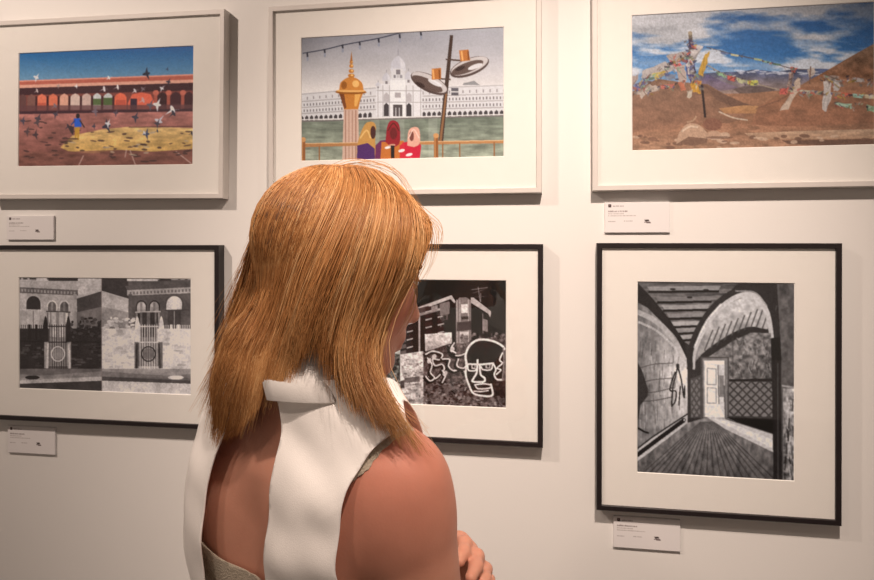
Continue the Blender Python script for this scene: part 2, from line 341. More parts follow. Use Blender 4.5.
    F([(236, 140), (250, 150), (250, 200), (262, 270), (240, 300), (226, 250)], (62, 58, 112)); F([(252, 160), (290, 165), (268, 190), (252, 226), (250, 264), (232, 262), (226, 230), (240, 190)], (214, 204, 200))
    F([(290, 196), (308, 180), (302, 220), (280, 270), (262, 262)], (208, 158, 60)); F([(244, 280), (278, 286), (276, 330), (238, 320)], (206, 148, 48)); F([(226, 320), (250, 316), (240, 346), (224, 344)], (214, 198, 176))
    F([(160, 212), (200, 206), (214, 240), (184, 250)], (206, 92, 92)); F([(150, 200), (226, 180), (236, 196), (180, 224)], (176, 162, 156)); F([(60, 252), (150, 222), (190, 238), (120, 274), (62, 280)], (186, 176, 172)); F([(186, 240), (222, 228), (226, 284), (200, 300)], (188, 168, 158)); F([(196, 292), (220, 284), (222, 318), (204, 320)], (196, 110, 82))
    F([(96, 266), (146, 250), (150, 268), (112, 284)], (212, 182, 88)); F([(36, 300), (82, 284), (78, 300), (40, 330)], (92, 92, 140)); F([(40, 330), (90, 300), (130, 312), (60, 350)], (190, 172, 158)); F([(130, 302), (180, 296), (176, 310), (136, 314)], (206, 110, 96)); F([(25, 280), (52, 262), (44, 290), (26, 310)], (170, 150, 142)); F([(150, 268), (190, 262), (180, 280), (152, 286)], (120, 130, 150))
    C.curve([(300, 168), (400, 192), (500, 212), (600, 238), (660, 240)], 3.5, (96, 90, 96)); C.curve([(300, 230), (380, 270), (470, 292), (560, 312), (700, 318), (890, 330)], 3.5, (168, 150, 130))
    for x, y, col in ((330, 178, (196, 200, 206)), (362, 186, (110, 120, 150)), (398, 192, (200, 190, 150)), (480, 206, (180, 184, 140)), (510, 214, (140, 170, 150)), (545, 222, (110, 130, 110))): C.poly([(x-14, y-4), (x+14, y), (x+12, y+7), (x-14, y+3)], col)
    F([(370, 264), (400, 268), (396, 286), (372, 282)], (206, 92, 84)); F([(330, 250), (366, 262), (366, 274), (334, 264)], (150, 196, 150)); F([(442, 280), (478, 284), (474, 300), (444, 296)], (212, 210, 96)); F([(404, 272), (440, 280), (438, 292), (408, 286)], (196, 196, 150))
    C.line([(602, 234), (584, 300)], 5, (110, 84, 72)); F([(590, 230), (616, 236), (606, 250), (592, 248)], (196, 90, 82)); F([(586, 252), (600, 250), (592, 300), (582, 300)], (176, 140, 128)); F([(552, 308), (582, 306), (578, 326), (556, 328)], (218, 98, 88))
    F([(616, 268), (628, 270), (622, 310), (580, 380), (552, 388), (590, 320)], (216, 190, 168)); F([(650, 236), (672, 232), (676, 258), (652, 266)], (206, 190, 178)); C.line([(660, 230), (656, 290)], 4, (128, 96, 80))
    F([(706, 280), (728, 272), (730, 330), (714, 388), (698, 380)], (216, 206, 200)); F([(734, 274), (760, 276), (756, 310), (738, 318)], (212, 204, 200)); F([(704, 256), (760, 262), (756, 276), (706, 270)], (176, 150, 136)); F([(800, 264), (840, 270), (830, 284), (804, 280)], (196, 186, 182))
    for x, y, col in ((780, 326, (214, 110, 92)), (820, 330, (170, 206, 190)), (858, 332, (216, 196, 160)), (640, 318, (206, 196, 170)), (680, 320, (170, 150, 130))): C.poly([(x-18, y-7), (x+18, y-4), (x+14, y+9), (x-16, y+6)], col)
    F([(740, 350), (800, 362), (798, 378), (780, 370), (744, 366)], (176, 212, 184)); F([(846, 362), (880, 366), (878, 386), (848, 384)], (150, 190, 150))
    pal = [(206, 110, 96), (214, 204, 196), (186, 172, 160), (100, 100, 140), (196, 160, 84), (150, 180, 150), (168, 148, 136), (120, 92, 84), (222, 214, 208), (84, 72, 84)]
    def rags(pts, n, w, sz):
        q = spline2(pts, 12)
        for _ in range(n):
            x, y = q[rs.randint(len(q))]; x += rs.normal(0, w); y += rs.normal(0, w); a = rs.uniform(-.9, .9); L = rs.uniform(.5, 1.4)*sz; h = rs.uniform(.2, .5)*sz
            dx, dy = math.cos(a)*L, math.sin(a)*L; C.poly([(x, y), (x+dx, y+dy), (x+dx-h*.4, y+dy+h), (x+h*.3, y+h*1.4)], np.array(pal[rs.randint(len(pal))])*rs.uniform(.6, 1), .75)
    rags([(240, 150), (230, 200), (245, 260), (262, 300)], 60, 9, 17); rags([(40, 310), (110, 265), (180, 225), (236, 190)], 70, 10, 18); rags([(30, 330), (90, 320), (150, 305), (210, 290)], 30, 7, 14)
    rags([(300, 230), (380, 270), (470, 292)], 24, 4, 11); rags([(590, 240), (588, 300), (560, 330)], 16, 6, 12); rags([(700, 262), (740, 280), (800, 270), (870, 290)], 40, 8, 16); rags([(620, 318), (700, 322), (880, 332)], 40, 5, 14); rags([(740, 360), (860, 370)], 20, 6, 13); rags([(300, 168), (400, 192), (520, 216), (600, 238)], 16, 2.5, 9)
    C.noise(4, .16, 13); C.blur(1)
    return C, [(28, 63), (874, -2), (874, 502), (22, 532)], (252, 239, 226)

def print_gate_pair():
    C = Canvas(810, 580); rs = np.random.RandomState(4)
    # left: positive, right: mirrored negative
    def half(neg):
        fx = (lambda x: x) if not neg else (lambda x: 798-x)
        def g(v):
            v = 255-v*1.02 if neg else v
            t = np.clip(v, 0, 255)/255.; return (18+196*t, 13+184*t, 12+172*t)
        P = lambda pts, v, al=1.: C.poly([(fx(x), y) for x, y in pts], g(v), al)
        R = lambda x0, y0, x1, y1, v, al=1.: P([(x0, y0), (x1, y0), (x1, y1), (x0, y1)], v, al)
        LN = lambda pts, w, v, al=1.: C.line([(fx(x), y) for x, y in pts], w, g(v), al)
        EL = lambda x, y, rx, ry, v, al=1.: C.ell(fx(x), y, rx, ry, g(v), al)
        R(10, 20, 404, 560, 150)
        P([(282, 20), (404, 20), (404, 100), (282, 128)], 205)               # sky
        P([(284, 130), (396, 96), (404, 96), (404, 168), (286, 190)], 62); P([(284, 190), (404, 164), (404, 250), (284, 262)], 104)
        P([(10, 30), (284, 30), (284, 260), (10, 280)], 176)
        R(10, 26, 284, 46, 60); 
        for x in (30, 60, 190, 225, 250): R(x, 30, x+10, 50, 170)
        R(100, 32, 150, 52, 200); R(156, 36, 290, 52, 40)
        P([(10, 54), (300, 74), (290, 92), (10, 78)], 176); P([(10, 78), (290, 92), (290, 116), (10, 104)], 90); 
        for k in range(18): R(16+k*15, 86+k*.8, 24+k*15, 98+k*.8, 150)
        R(268, 110, 284, 262, 170)
        EL(86, 152, 33, 34, 34); C.ell(fx(86), 150, 40, 41, g(206), .35); EL(86, 152, 33, 34, 34); R(54, 152, 120, 178, 34); LN([(24, 178), (126, 182)], 6, 196); R(58, 184, 114, 262, 196); R(84, 184, 88, 262, 110)
        for x in (172, 228): EL(x, 166, 25, 30, 214); EL(x, 166, 19, 23, 78); R(x-19, 166, x+19, 188, 92); R(x-5, 146, x+5, 186, 130); R(x-24, 192, x+24, 262, 120); R(x-16, 192, x+16, 262, 222); R(x-2, 192, x+2, 262, 110)
        LN([(146, 186), (254, 190)], 6, 66)
        R(10, 262, 404, 440, 30)
        for _ in range(60): x = rs.uniform(256, 400); y = rs.uniform(215, 300); EL(x, y, rs.uniform(4, 12), rs.uniform(3, 9), rs.uniform(14, 66))
        for _ in range(90):
            x = rs.uniform(10, 400); y = rs.uniform(325, 435); R(x, y, x+rs.uniform(14, 40), y+rs.uniform(5, 12), rs.uniform(6, 84), .7)
        for k in range(15): LN([(14+k*9, 246), (14+k*9, 322)], 3, 26)
        LN([(10, 280), (136, 276)], 5, 24); LN([(10, 318), (404, 322)], 7, 20); R(62, 244, 74, 312, 20); R(94, 244, 104, 312, 20)
        R(136, 320, 158, 438, 150); R(236, 320, 258, 438, 150); R(158, 236, 236, 438, 138)
        for s in (142, 246): P([(s-10, 322), (s-10, 240), (s-5, 215), (s, 205), (s+5, 215), (s+10, 240), (s+10, 322)], 26)
        R(162, 190, 234, 300, 150); R(170, 190, 190, 300, 210); R(204, 190, 224, 300, 204)
        for k in range(8): LN([(161+k*10.5, 244), (161+k*10.5, 438)], 3.2, 40)
        for y in (252, 322, 432): LN([(156, y), (240, y)], 5, 36)
        t = np.radians(np.linspace(0, 360, 30)); LN(list(zip(198+30*np.cos(t), 374+32*np.sin(t))), 6, 206); EL(198, 374, 24, 26, 160, .7)
        LN([(152, 330), (148, 436)], 7, 206); LN([(248, 330), (250, 436)], 9, 210)
        R(10, 440, 404, 474, 100); P([(10, 462), (120, 470), (404, 450), (404, 476), (10, 480)], 132); EL(80, 478, 34, 9, 22); P([(10, 492), (404, 474), (404, 492), (10, 506)], 188); P([(10, 506), (404, 492), (404, 570), (10, 570)], 44)
    half(True); sv = C.a.copy(); half(False); C.a = np.where((C.X > 395)[..., None], sv, C.a)
    C.noise(6, .15, 6); C.noise(40, .22, 7); C.rect(393, 20, 397, 560, (120, 104, 96), .6)
    C.blur(1)
    return C, [(22, 35), (783, 40), (783, 555), (20, 525)], (184, 168, 152)

def print_graffiti_pair():
    C = Canvas(880, 580, -290, 0); rs = np.random.RandomState(14)
    K = lambda v: (22+208*v/255., 12+204*v/255., 11+196*v/255.)
    C.a[:] = C.c(K(10)); C.noise(60, .3, 3)
    P = lambda pts, v, al=1.: C.poly(pts, K(v), al)
    LN = lambda pts, w, v, al=1.: C.line(pts, w, K(v), al)
    CV = lambda pts, w, v, al=1.: C.curve(pts, w, K(v), al)
    # block of flats (negative)
    P([(120, 160), (345, 86), (362, 120), (362, 300), (120, 330)], 26)
    P([(110, 170), (345, 84), (362, 112), (356, 118), (340, 100), (112, 186)], 176)
    P([(190, 150), (336, 112), (338, 136), (190, 176)], 128); P([(200, 140), (250, 128), (252, 150), (200, 160)], 60)
    for x in (128, 152, 205, 248, 262): P([(x, 190), (x+6, 188), (x+6, 330), (x, 330)], 30)
    LN([(212, 160), (212, 330)], 7, 160); LN([(300, 122), (300, 240)], 4, 120)
    for r, (yy) in enumerate((150, 182, 214, 246, 278, 306)):
        for x in (172, 250, 300):
            y = yy+(300-x)*.22-10
            if y < 330: P([(x-12, y), (x+14, y-6), (x+14, y-1), (x-12, y+6)], 170); P([(x-12, y-18), (x+12, y-22), (x+12, y-6), (x-12, y)], 40)
    P([(296, 120), (334, 110), (336, 160), (298, 168)], 108); P([(306, 166), (330, 160), (330, 184), (308, 188)], 80); P([(312, 170), (322, 168), (322, 182), (312, 184)], 12)
    P([(134, 214), (158, 208), (158, 322), (134, 326)], 84)
    for y in (232, 256, 280, 304): P([(134, y), (158, y-5), (158, y+2), (134, y+8)], 20)
    P([(362, 112), (376, 94), (404, 92), (424, 106), (424, 280), (362, 286)], 112)
    for x in (366, 378, 412): LN([(x, 104), (x, 284)], 4, 176)
    P([(384, 122), (410, 120), (410, 156), (384, 158)], 214); P([(384, 172), (412, 170), (412, 182), (384, 184)], 40); P([(366, 195), (424, 190), (424, 226), (366, 232)], 60); P([(378, 235), (414, 233), (414, 248), (378, 250)], 200)
    P([(424, 104), (500, 146), (500, 250), (424, 262)], 16); P([(422, 94), (434, 94), (504, 150), (500, 178), (492, 160), (424, 116)], 168); P([(472, 180), (490, 186), (490, 236), (472, 230)], 120); LN([(470, 160), (470, 240)], 4, 150)
    LN([(425, 62), (490, 52)], 3, 130); LN([(452, 50), (460, 110)], 3, 140); LN([(430, 76), (478, 60)], 2.5, 110); LN([(462, 76), (462, 112)], 4, 130); LN([(436, 92), (486, 88)], 2.5, 90)
    # wall / billboard / rubble
    m = C.pmask([(132, 325), (228, 312), (232, 545), (132, 545)]); C.vgrad(300, 540, K(206), K(176), m); C.noise(14, .45, 5, m)
    m = C.pmask([(234, 244), (344, 236), (346, 290), (236, 312)]); C.vgrad(236, 310, K(214), K(150), m); C.noise(12, .28, 6, m)
    m = C.pmask([(228, 318), (330, 284), (400, 280), (570, 240), (570, 560), (228, 560)]); C.vgrad(260, 550, K(70), K(84), m); C.noise(10, .75, 7, m, 1, 4)
    for _ in range(260):
        x = rs.uniform(232, 560); y = rs.uniform(430, 545); C.ell(x, y, rs.uniform(2, 9), rs.uniform(2, 6), K(rs.choice([16, 30, 170, 120, 90])), .7, rs.uniform(-40, 40))
    for _ in range(90):
        x = rs.uniform(380, 560); y = rs.uniform(240, 300); C.ell(x, y, rs.uniform(3, 8), rs.uniform(2, 7), K(rs.choice([30, 60, 170, 130])), .6)
    for _ in range(90):
        x = rs.uniform(134, 228); y = rs.uniform(330, 535); C.rect(x, y, x+rs.uniform(5, 18), y+rs.uniform(3, 9), K(rs.choice([60, 120, 230, 150, 90])), .55)
    P([(150, 420), (212, 414), (214, 436), (150, 440)], 70, .8); P([(132, 432), (150, 428), (150, 460), (132, 462)], 30, .8)
    for pts in ([(232, 330), (262, 318), (300, 330), (290, 352), (262, 350), (270, 376), (300, 372), (306, 396), (270, 430), (244, 420)], [(240, 345), (258, 372), (252, 404), (268, 426), (250, 438), (232, 420)],
                [(330, 296), (342, 330), (370, 336), (398, 326)], [(350, 284), (336, 310), (356, 326)], [(300, 350), (330, 352), (326, 380), (348, 398), (380, 388), (392, 408)], [(300, 396), (312, 418), (300, 446)], [(366, 350), (360, 378), (386, 388), (400, 372)]):
        CV(pts, 15, 14); CV([(x+5, y-5) for x, y in pts], 6, 206)
    for x, y in ((272, 336), (346, 306), (316, 404), (252, 352)): C.ell(x, y, 9, 12, K(200), .9, 30)
    # outlined bald graffiti head
    P(spline2([(404, 362), (402, 330), (416, 292), (450, 268), (500, 270), (546, 294), (554, 340), (548, 420), (522, 438), (508, 496), (470, 498), (430, 486), (408, 440), (404, 362)], 5), 22)
    m = C.pmask(spline2([(404, 362), (402, 330), (416, 292), (450, 268), (500, 270), (546, 294), (540, 360), (500, 364), (404, 362)], 5)); C.noise(24, .8, 22, m)
    CV([(404, 366), (400, 330), (416, 292), (450, 268), (500, 270), (540, 288), (556, 306)], 9, 226); CV([(400, 366), (450, 368), (470, 368), (510, 364)], 8, 226)
    CV([(404, 366), (400, 410), (412, 450), (430, 486), (470, 498), (506, 494), (500, 450)], 8, 222)
    CV([(448, 350), (444, 400), (432, 424), (428, 438), (470, 440), (476, 426), (460, 410), (456, 372)], 8, 226)
    CV([(408, 372), (412, 392), (436, 394), (444, 384)], 6, 220); CV([(460, 376), (470, 390), (500, 390), (508, 370)], 6, 220); P([(422, 370), (440, 370), (438, 388), (424, 386)], 190); P([(478, 370), (500, 369), (498, 386), (480, 386)], 170)
    P([(428, 372), (436, 372), (436, 382), (428, 382)], 10); P([(486, 371), (494, 371), (494, 382), (486, 382)], 10)
    CV([(436, 452), (470, 448), (498, 454), (494, 466), (450, 468), (436, 452)], 6, 220); CV([(432, 478), (460, 480), (490, 476)], 6, 206)
    CV([(510, 364), (520, 390), (514, 410), (524, 430), (546, 432)], 7, 218); CV([(548, 320), (536, 350), (546, 364), (526, 384), (540, 392), (522, 410)], 6, 222); CV([(550, 300), (552, 360), (546, 432)], 5, 120)
    P([(520, 440), (560, 436), (560, 500), (512, 500)], 20, .7)
    # left picture of the pair: its positive
    src = C.a.copy(); xs = np.clip((264-C.X[0]-C.ox).astype(int), 0, C.w-1); mir = np.clip(C.c((238, 226, 214))+C.c((14, 10, 9))-src[:, xs], .05, .95)
    C.a = np.where((C.X < 132)[..., None], mir, C.a)
    for _ in range(160):        # dark foliage along the foot of the wall
        x = rs.uniform(10, 130); y = rs.uniform(330, 545); C.ell(x, y, rs.uniform(3, 9), rs.uniform(2, 6), K(rs.choice([10, 18, 30, 80, 110])), .7, rs.uniform(-50, 50))
    C.blend((C.X < 134) & (C.X > 130), K(150), .6)
    C.noise(5, .2, 15); C.blur(1); C.a = np.clip(.045+(C.a-.07)*1.28, .03, .96)
    return C, [(-272, 20), (565, 22), (560, 550), (-272, 500)], (244, 227, 211)

def print_passage():
    C = Canvas(470, 590); rs = np.random.RandomState(24)
    K = lambda v: (20+214*v/255., 16+204*v/255., 14+194*v/255.)
    P = lambda pts, v, al=1.: C.poly(pts, K(v), al)
    LN = lambda pts, w, v, al=1.: C.line(pts, w, K(v), al)
    CV = lambda pts, w, v, al=1.: C.curve(pts, w, K(v), al)
    C.a[:] = C.c(K(40))
    # plank ceiling
    m = C.pmask([(20, 20), (300, 20), (200, 120), (165, 190), (150, 180), (110, 120)]); C.vgrad(20, 190, K(84), K(110), m); C.noise(6, .5, 3, m, 8)
    for y, x0, x1, v in ((34, 50, 250, 150), (62, 74, 230, 120), (84, 90, 220, 160), (106, 104, 208, 140), (128, 112, 200, 176), (146, 124, 190, 150), (164, 138, 184, 170)):
        P([(x0, y), (x1, y-4), (x1-6, y+9), (x0+8, y+12)], v, .8); LN([(x0+4, y+14), (x1-6, y+11)], 6, 24)
    for x, y in ((210, 42), (166, 62), (120, 40)): C.ell(x, y, 8, 3, K(34))
    # left plastered wall
    lw = [(20, 120), (20, 20), (60, 60), (110, 120), (150, 180), (160, 230), (160, 390), (60, 450), (20, 490)]
    m = C.pmask(lw); C.vgrad(60, 450, K(138), K(150), m)
    g = np.clip((C.X-40)/110, 0, 1)*np.clip(1-abs(C.Y-270)/220, 0, 1); C.a = np.where(m[..., None], C.a*(.8+.75*g[..., None]), C.a); C.noise(20, .28, 5, m, .4)
    P([(20, 20), (60, 60), (112, 122), (152, 182), (160, 230), (140, 190), (100, 138), (50, 90), (20, 74)], 34)
    CV([(20, 100), (70, 124), (120, 170), (152, 230)], 14, 176, .5); CV([(22, 126), (76, 152), (130, 200)], 6, 210, .4)
    for _ in range(70):
        x = rs.uniform(26, 150); y = rs.uniform(180, 400); L = rs.uniform(10, 46); LN([(x, y), (x+rs.uniform(-4, 4), y+L)], 2.4, rs.choice([46, 70, 206, 190]), .5)
    for y in (250, 290, 316, 340): CV([(30, y), (70, y-6+rs.uniform(-5, 5)), (120, y-12)], 3, 60, .6)
    P([(20, 230), (36, 260), (52, 310), (50, 326), (30, 350), (24, 390), (20, 420)], 28, .85); CV([(22, 410), (40, 420), (52, 424)], 5, 26)
    for pts in ([(132, 246), (128, 270), (120, 300), (116, 350)], [(132, 246), (142, 280), (150, 330), (152, 300)], [(118, 280), (112, 310), (128, 314), (126, 340), (116, 354)], [(126, 262), (116, 290)], [(140, 300), (136, 350)]): CV(pts, 3.6, 22)
    C.ell(133, 246, 5, 7, K(40)); C.ell(120, 296, 8, 12, K(70), .6)
    # patterned skirting
    P([(20, 470), (60, 440), (160, 376), (160, 400), (70, 465), (20, 502)], 190)
    for k in range(20):
        t = k/20.; x = 24+t*130; y = 480-t*92; C.ell(x, y, 6, 8, K(30), 1, 40); C.ell(x+3, y-2, 2.5, 3, K(200))
    LN([(20, 466), (60, 437), (160, 374)], 4, 40)
    # back wall left strip, big arch and vault
    P([(160, 190), (205, 222), (205, 390), (160, 394)], 46)
    m = C.pmask([(165, 282), (200, 262), (200, 388), (165, 388)])
    C.poly([(168, 280), (196, 270), (196, 384), (168, 386)], K(70))
    m = C.pmask(spline2([(176, 220), (200, 160), (250, 96), (310, 62), (352, 74), (376, 120), (382, 150), (330, 140), (276, 160), (210, 204), (176, 240)], 6)); C.vgrad(60, 220, K(196), K(140), m); C.noise(14, .25, 6, m, 1)
    for k in range(11):
        x = 206+k*17; LN([(x, 204-k*7 if k < 8 else 148), (x+22, 150-k*8 if k < 9 else 84)], 4, 70, .85)
    P([(206, 214), (276, 166), (330, 142), (384, 148), (384, 160), (330, 156), (280, 176), (206, 230)], 40)
    CV([(172, 250), (176, 210), (200, 152), (244, 92), (300, 56), (346, 62), (372, 100), (384, 150), (388, 200)], 16, 196, .85)
    CV([(166, 250), (168, 206), (190, 146), (236, 82), (298, 42), (352, 46), (384, 92), (396, 150), (398, 200)], 16, 42)
    CV([(178, 196), (210, 128), (250, 80)], 5, 230, .7); CV([(290, 44), (340, 48), (372, 84)], 4, 150, .7)
    P([(376, 172), (412, 168), (412, 236), (384, 240), (374, 220)], 22)
    # plaster and lattice on back wall
    m = C.pmask([(216, 222), (280, 180), (330, 156), (382, 158), (384, 280), (272, 282), (268, 222)]); C.vgrad(150, 280, K(120), K(104), m); C.noise(10, .6, 7, m)
    for _ in range(60):
        x = rs.uniform(290, 380); y = rs.uniform(170, 268); LN([(x, y), (x+rs.uniform(-8, 8), y+rs.uniform(5, 20))], 2.4, rs.choice([40, 170, 190, 60]), .6)
    C.rect(280, 170, 284, 280, K(60), .5)
    P([(268, 282), (388, 284), (388, 392), (268, 386)], 54)
    q = C.pmask([(272, 288), (386, 290), (386, 384), (272, 380)])
    u = (C.X+C.Y*1.0); v_ = (C.X-C.Y*1.0); lat = ((u % 23) < 17) & ((v_ % 23) < 17); C.blend(q & lat, K(122), .9)
    q = C.pmask([(170, 284), (194, 276), (194, 380), (170, 384)]); u = (C.X*1.6+C.Y); v_ = (C.X*1.6-C.Y); lat = ((u % 23) < 15) & ((v_ % 23) < 15); C.blend(q & lat, K(120), .8)
    C.rect(268, 282, 388, 288, K(30))
    # doorway with bright room
    P([(196, 222), (272, 222), (272, 392), (196, 388)], 70); P([(200, 226), (268, 226), (266, 390), (202, 384)], 120); P([(204, 232), (260, 232), (260, 388), (206, 382)], 206)
    P([(208, 240), (242, 244), (244, 352), (208, 356)], 236); LN([(242, 244), (244, 352)], 3, 110)
    for y0, y1 in ((252, 296), (304, 346)): LN([(213, y0), (237, y0+2), (237, y1), (213, y1), (213, y0)], 2.5, 150)
    P([(204, 232), (260, 232), (258, 242), (206, 240)], 244); P([(246, 272), (258, 272), (258, 330), (246, 330)], 120); P([(206, 352), (246, 348), (260, 386), (208, 382)], 226); LN([(258, 300), (262, 384)], 4, 90)
    # floor boards and the light streak
    fl = [(20, 500), (70, 466), (160, 398), (205, 386), (270, 386), (388, 446), (388, 556), (380, 570), (20, 540)]
    m = C.pmask(fl); C.vgrad(386, 550, K(128), K(74), m); C.noise(18, .35, 8, m, .5)
    for k in range(20):
        x = 20+k*22; LN([(214+(x-214)*.1, 396), (x-30, 570)], 2.6, 24, .5); LN([(216+(x-214)*.1, 396), (x-18, 570)], 6, 150, .14)
    P([(262, 384), (388, 390), (388, 430), (300, 400)], 20)
    P([(210, 382), (262, 388), (330, 410), (388, 430), (388, 480), (330, 450), (262, 416)], 196); P([(225, 386), (262, 394), (388, 446), (388, 470), (300, 424)], 236, .6); LN([(262, 388), (388, 430)], 3, 70)
    # stone pier on the right
    P([(384, 230), (412, 232), (414, 560), (388, 556)], 34); LN([(400, 240), (400, 556)], 4, 70, .8); LN([(410, 240), (412, 556)], 3, 90, .7)
    P([(398, 20), (450, 20), (450, 570), (414, 566), (410, 240), (404, 120)], 84)
    m = C.pmask([(404, 20), (450, 20), (450, 310), (412, 306)]); C.noise(24, .4, 9, m, .7)
    m = C.pmask([(414, 308), (450, 308), (450, 570), (414, 566)]); C.vgrad(300, 560, K(150), K(120), m); C.noise(12, .7, 10, m, .6)
    for _ in range(26):
        x = rs.uniform(416, 444); y = rs.uniform(330, 540); LN([(x, y), (x+rs.uniform(-6, 6), y+rs.uniform(12, 34))], 4, rs.choice([20, 30, 200]), .7)
    LN([(412, 300), (446, 306)], 5, 190, .7)
    C.noise(5, .14, 16); C.blur(1); C.a = np.clip(.05+(C.a-.07)*1.12, .03, .96)
    return C, [(22, 20), (444, 22), (442, 558), (20, 528)], (222, 202, 182)
# ------------------------------------------------------------------ room
CAMZ = 1.55; DF = 1.42; TH = .028; YAW = math.radians(9.6464)
CAM = (0, -(DF+TH), CAMZ)
def wall_mat():
    m, nt, b = new_mat('painted plaster')
    tc = nt.nodes.new('ShaderNodeTexCoord')
    n = nt.nodes.new('ShaderNodeTexNoise'); n.inputs['Scale'].default_value = 1.3; n.inputs['Detail'].default_value = 5
    r = nt.nodes.new('ShaderNodeValToRGB'); r.color_ramp.elements[0].color = (.735, .722, .70, 1); r.color_ramp.elements[1].color = (.775, .762, .74, 1)
    n2 = nt.nodes.new('ShaderNodeTexNoise'); n2.inputs['Scale'].default_value = 260; n2.inputs['Detail'].default_value = 2
    bp = nt.nodes.new('ShaderNodeBump'); bp.inputs['Strength'].default_value = .12; bp.inputs['Distance'].default_value = .001
    nt.links.new(tc.outputs['Object'], n.inputs['Vector']); nt.links.new(n.outputs['Fac'], r.inputs['Fac']); nt.links.new(r.outputs['Color'], b.inputs['Base Color'])
    nt.links.new(tc.outputs['Object'], n2.inputs['Vector']); nt.links.new(n2.outputs['Fac'], bp.inputs['Height']); nt.links.new(bp.outputs['Normal'], b.inputs['Normal'])
    b.inputs['Roughness'].default_value = .7; b.inputs['Specular IOR Level'].default_value = .2
    return m
def boxv(x0, y0, z0, x1, y1, z1):
    v = [(x, y, z) for x in (x0, x1) for y in (y0, y1) for z in (z0, z1)]
    f = [(0, 1, 3, 2), (4, 6, 7, 5), (0, 4, 5, 1), (2, 3, 7, 6), (0, 2, 6, 4), (1, 5, 7, 3)]
    return v, f
WM = wall_mat()
def struct(name, box, mat):
    v, f = boxv(*box); o = mesh_obj(name, v, f, mat); o['kind'] = 'structure'; return o
struct('wall_back', (-4, 0, 0, 4, .12, 3.0), WM)
struct('floor', (-4, -5, -.1, 4, .12, 0), mat_simple('polished concrete', (120, 112, 104), .5, .3, .12, 3))
struct('ceiling', (-4, -5, 3.0, 4, .12, 3.1), mat_simple('ceiling paint', (210, 206, 200), .8, .2, .02, 4))
struct('baseboard_back', (-4, -.015, 0, 4, 0, .09), mat_simple('skirting paint', (222, 218, 210), .5, .3, .02, 8))

# ------------------------------------------------------------------ framed photographs
M_WHITE = mat_simple('white lacquered wood', (206, 201, 196), .45, .35, .025, 30, .05, 300)
M_BLACK = mat_simple('black lacquered wood', (33, 27, 28), .38, .4, .15, 40, .05, 300)
M_MAT = mat_simple('ivory mount board', (236, 233, 229), .85, .15, .01, 40, .1, 900)
M_CORE = mat_simple('white bevel core', (252, 250, 246), .8, .15, .01, 40)
M_BACK = mat_simple('backing board', (150, 130, 105), .8, .2, .06, 30)
M_PRINT = mat_attr('photographic paper', .55, .25)
def glass_mat():
    m = bpy.data.materials.new('picture glass'); m.use_nodes = True; nt = m.node_tree; nt.nodes.clear(); N = nt.nodes.new; K = nt.links.new
    out = N('ShaderNodeOutputMaterial'); mix = N('ShaderNodeMixShader'); t = N('ShaderNodeBsdfTransparent'); g = N('ShaderNodeBsdfGlossy')
    t.inputs['Color'].default_value = (.985, .99, .985, 1); g.inputs['Roughness'].default_value = .03
    # Schlick reflectance, the same from both sides of the thin sheet
    geo = N('ShaderNodeNewGeometry'); d = N('ShaderNodeVectorMath'); d.operation = 'DOT_PRODUCT'
    K(geo.outputs['Normal'], d.inputs[0]); K(geo.outputs['Incoming'], d.inputs[1])
    def mth(op, a, b):
        n = N('ShaderNodeMath'); n.operation = op
        for i, v in enumerate((a, b)):
            if v is None: continue
            if isinstance(v, (int, float)): n.inputs[i].default_value = v
            else: K(v, n.inputs[i])
        return n.outputs[0]
    ab = mth('ABSOLUTE', d.outputs['Value'], None); q = mth('POWER', mth('SUBTRACT', 1.0, ab), 5.0); f = mth('ADD', mth('MULTIPLY', q, .9), .07)
    K(f, mix.inputs[0]); K(t.outputs[0], mix.inputs[1]); K(g.outputs[0], mix.inputs[2]); K(mix.outputs[0], out.inputs['Surface'])
    return m
M_GLASS = glass_mat()

def picture_grid(w, h, C, quad, white, nx, ny):
    u = np.linspace(0, 1, nx); v = np.linspace(0, 1, ny); U, V = np.meshgrid(u, v)
    q = np.array(quad, float)
    P = (q[0]*((1-U)*(1-V))[..., None]+q[1]*(U*(1-V))[..., None]+q[2]*(U*V)[..., None]+q[3]*((1-U)*V)[..., None])
    rgb = C.sample(P[..., 0], P[..., 1])
    lin = np.clip(SRGB(rgb)/SRGB(np.array(white)/255.)*.80-.020, .004, .9)
    verts = np.c_[(-w/2+U*w).ravel(), np.zeros(nx*ny), (h/2-V*h).ravel()]
    i = (np.arange(ny-1)[:, None]*nx+np.arange(nx-1)[None]).ravel()
    return verts, np.c_[i, i+nx, i+nx+1, i+1], lin.reshape(-1, 3)

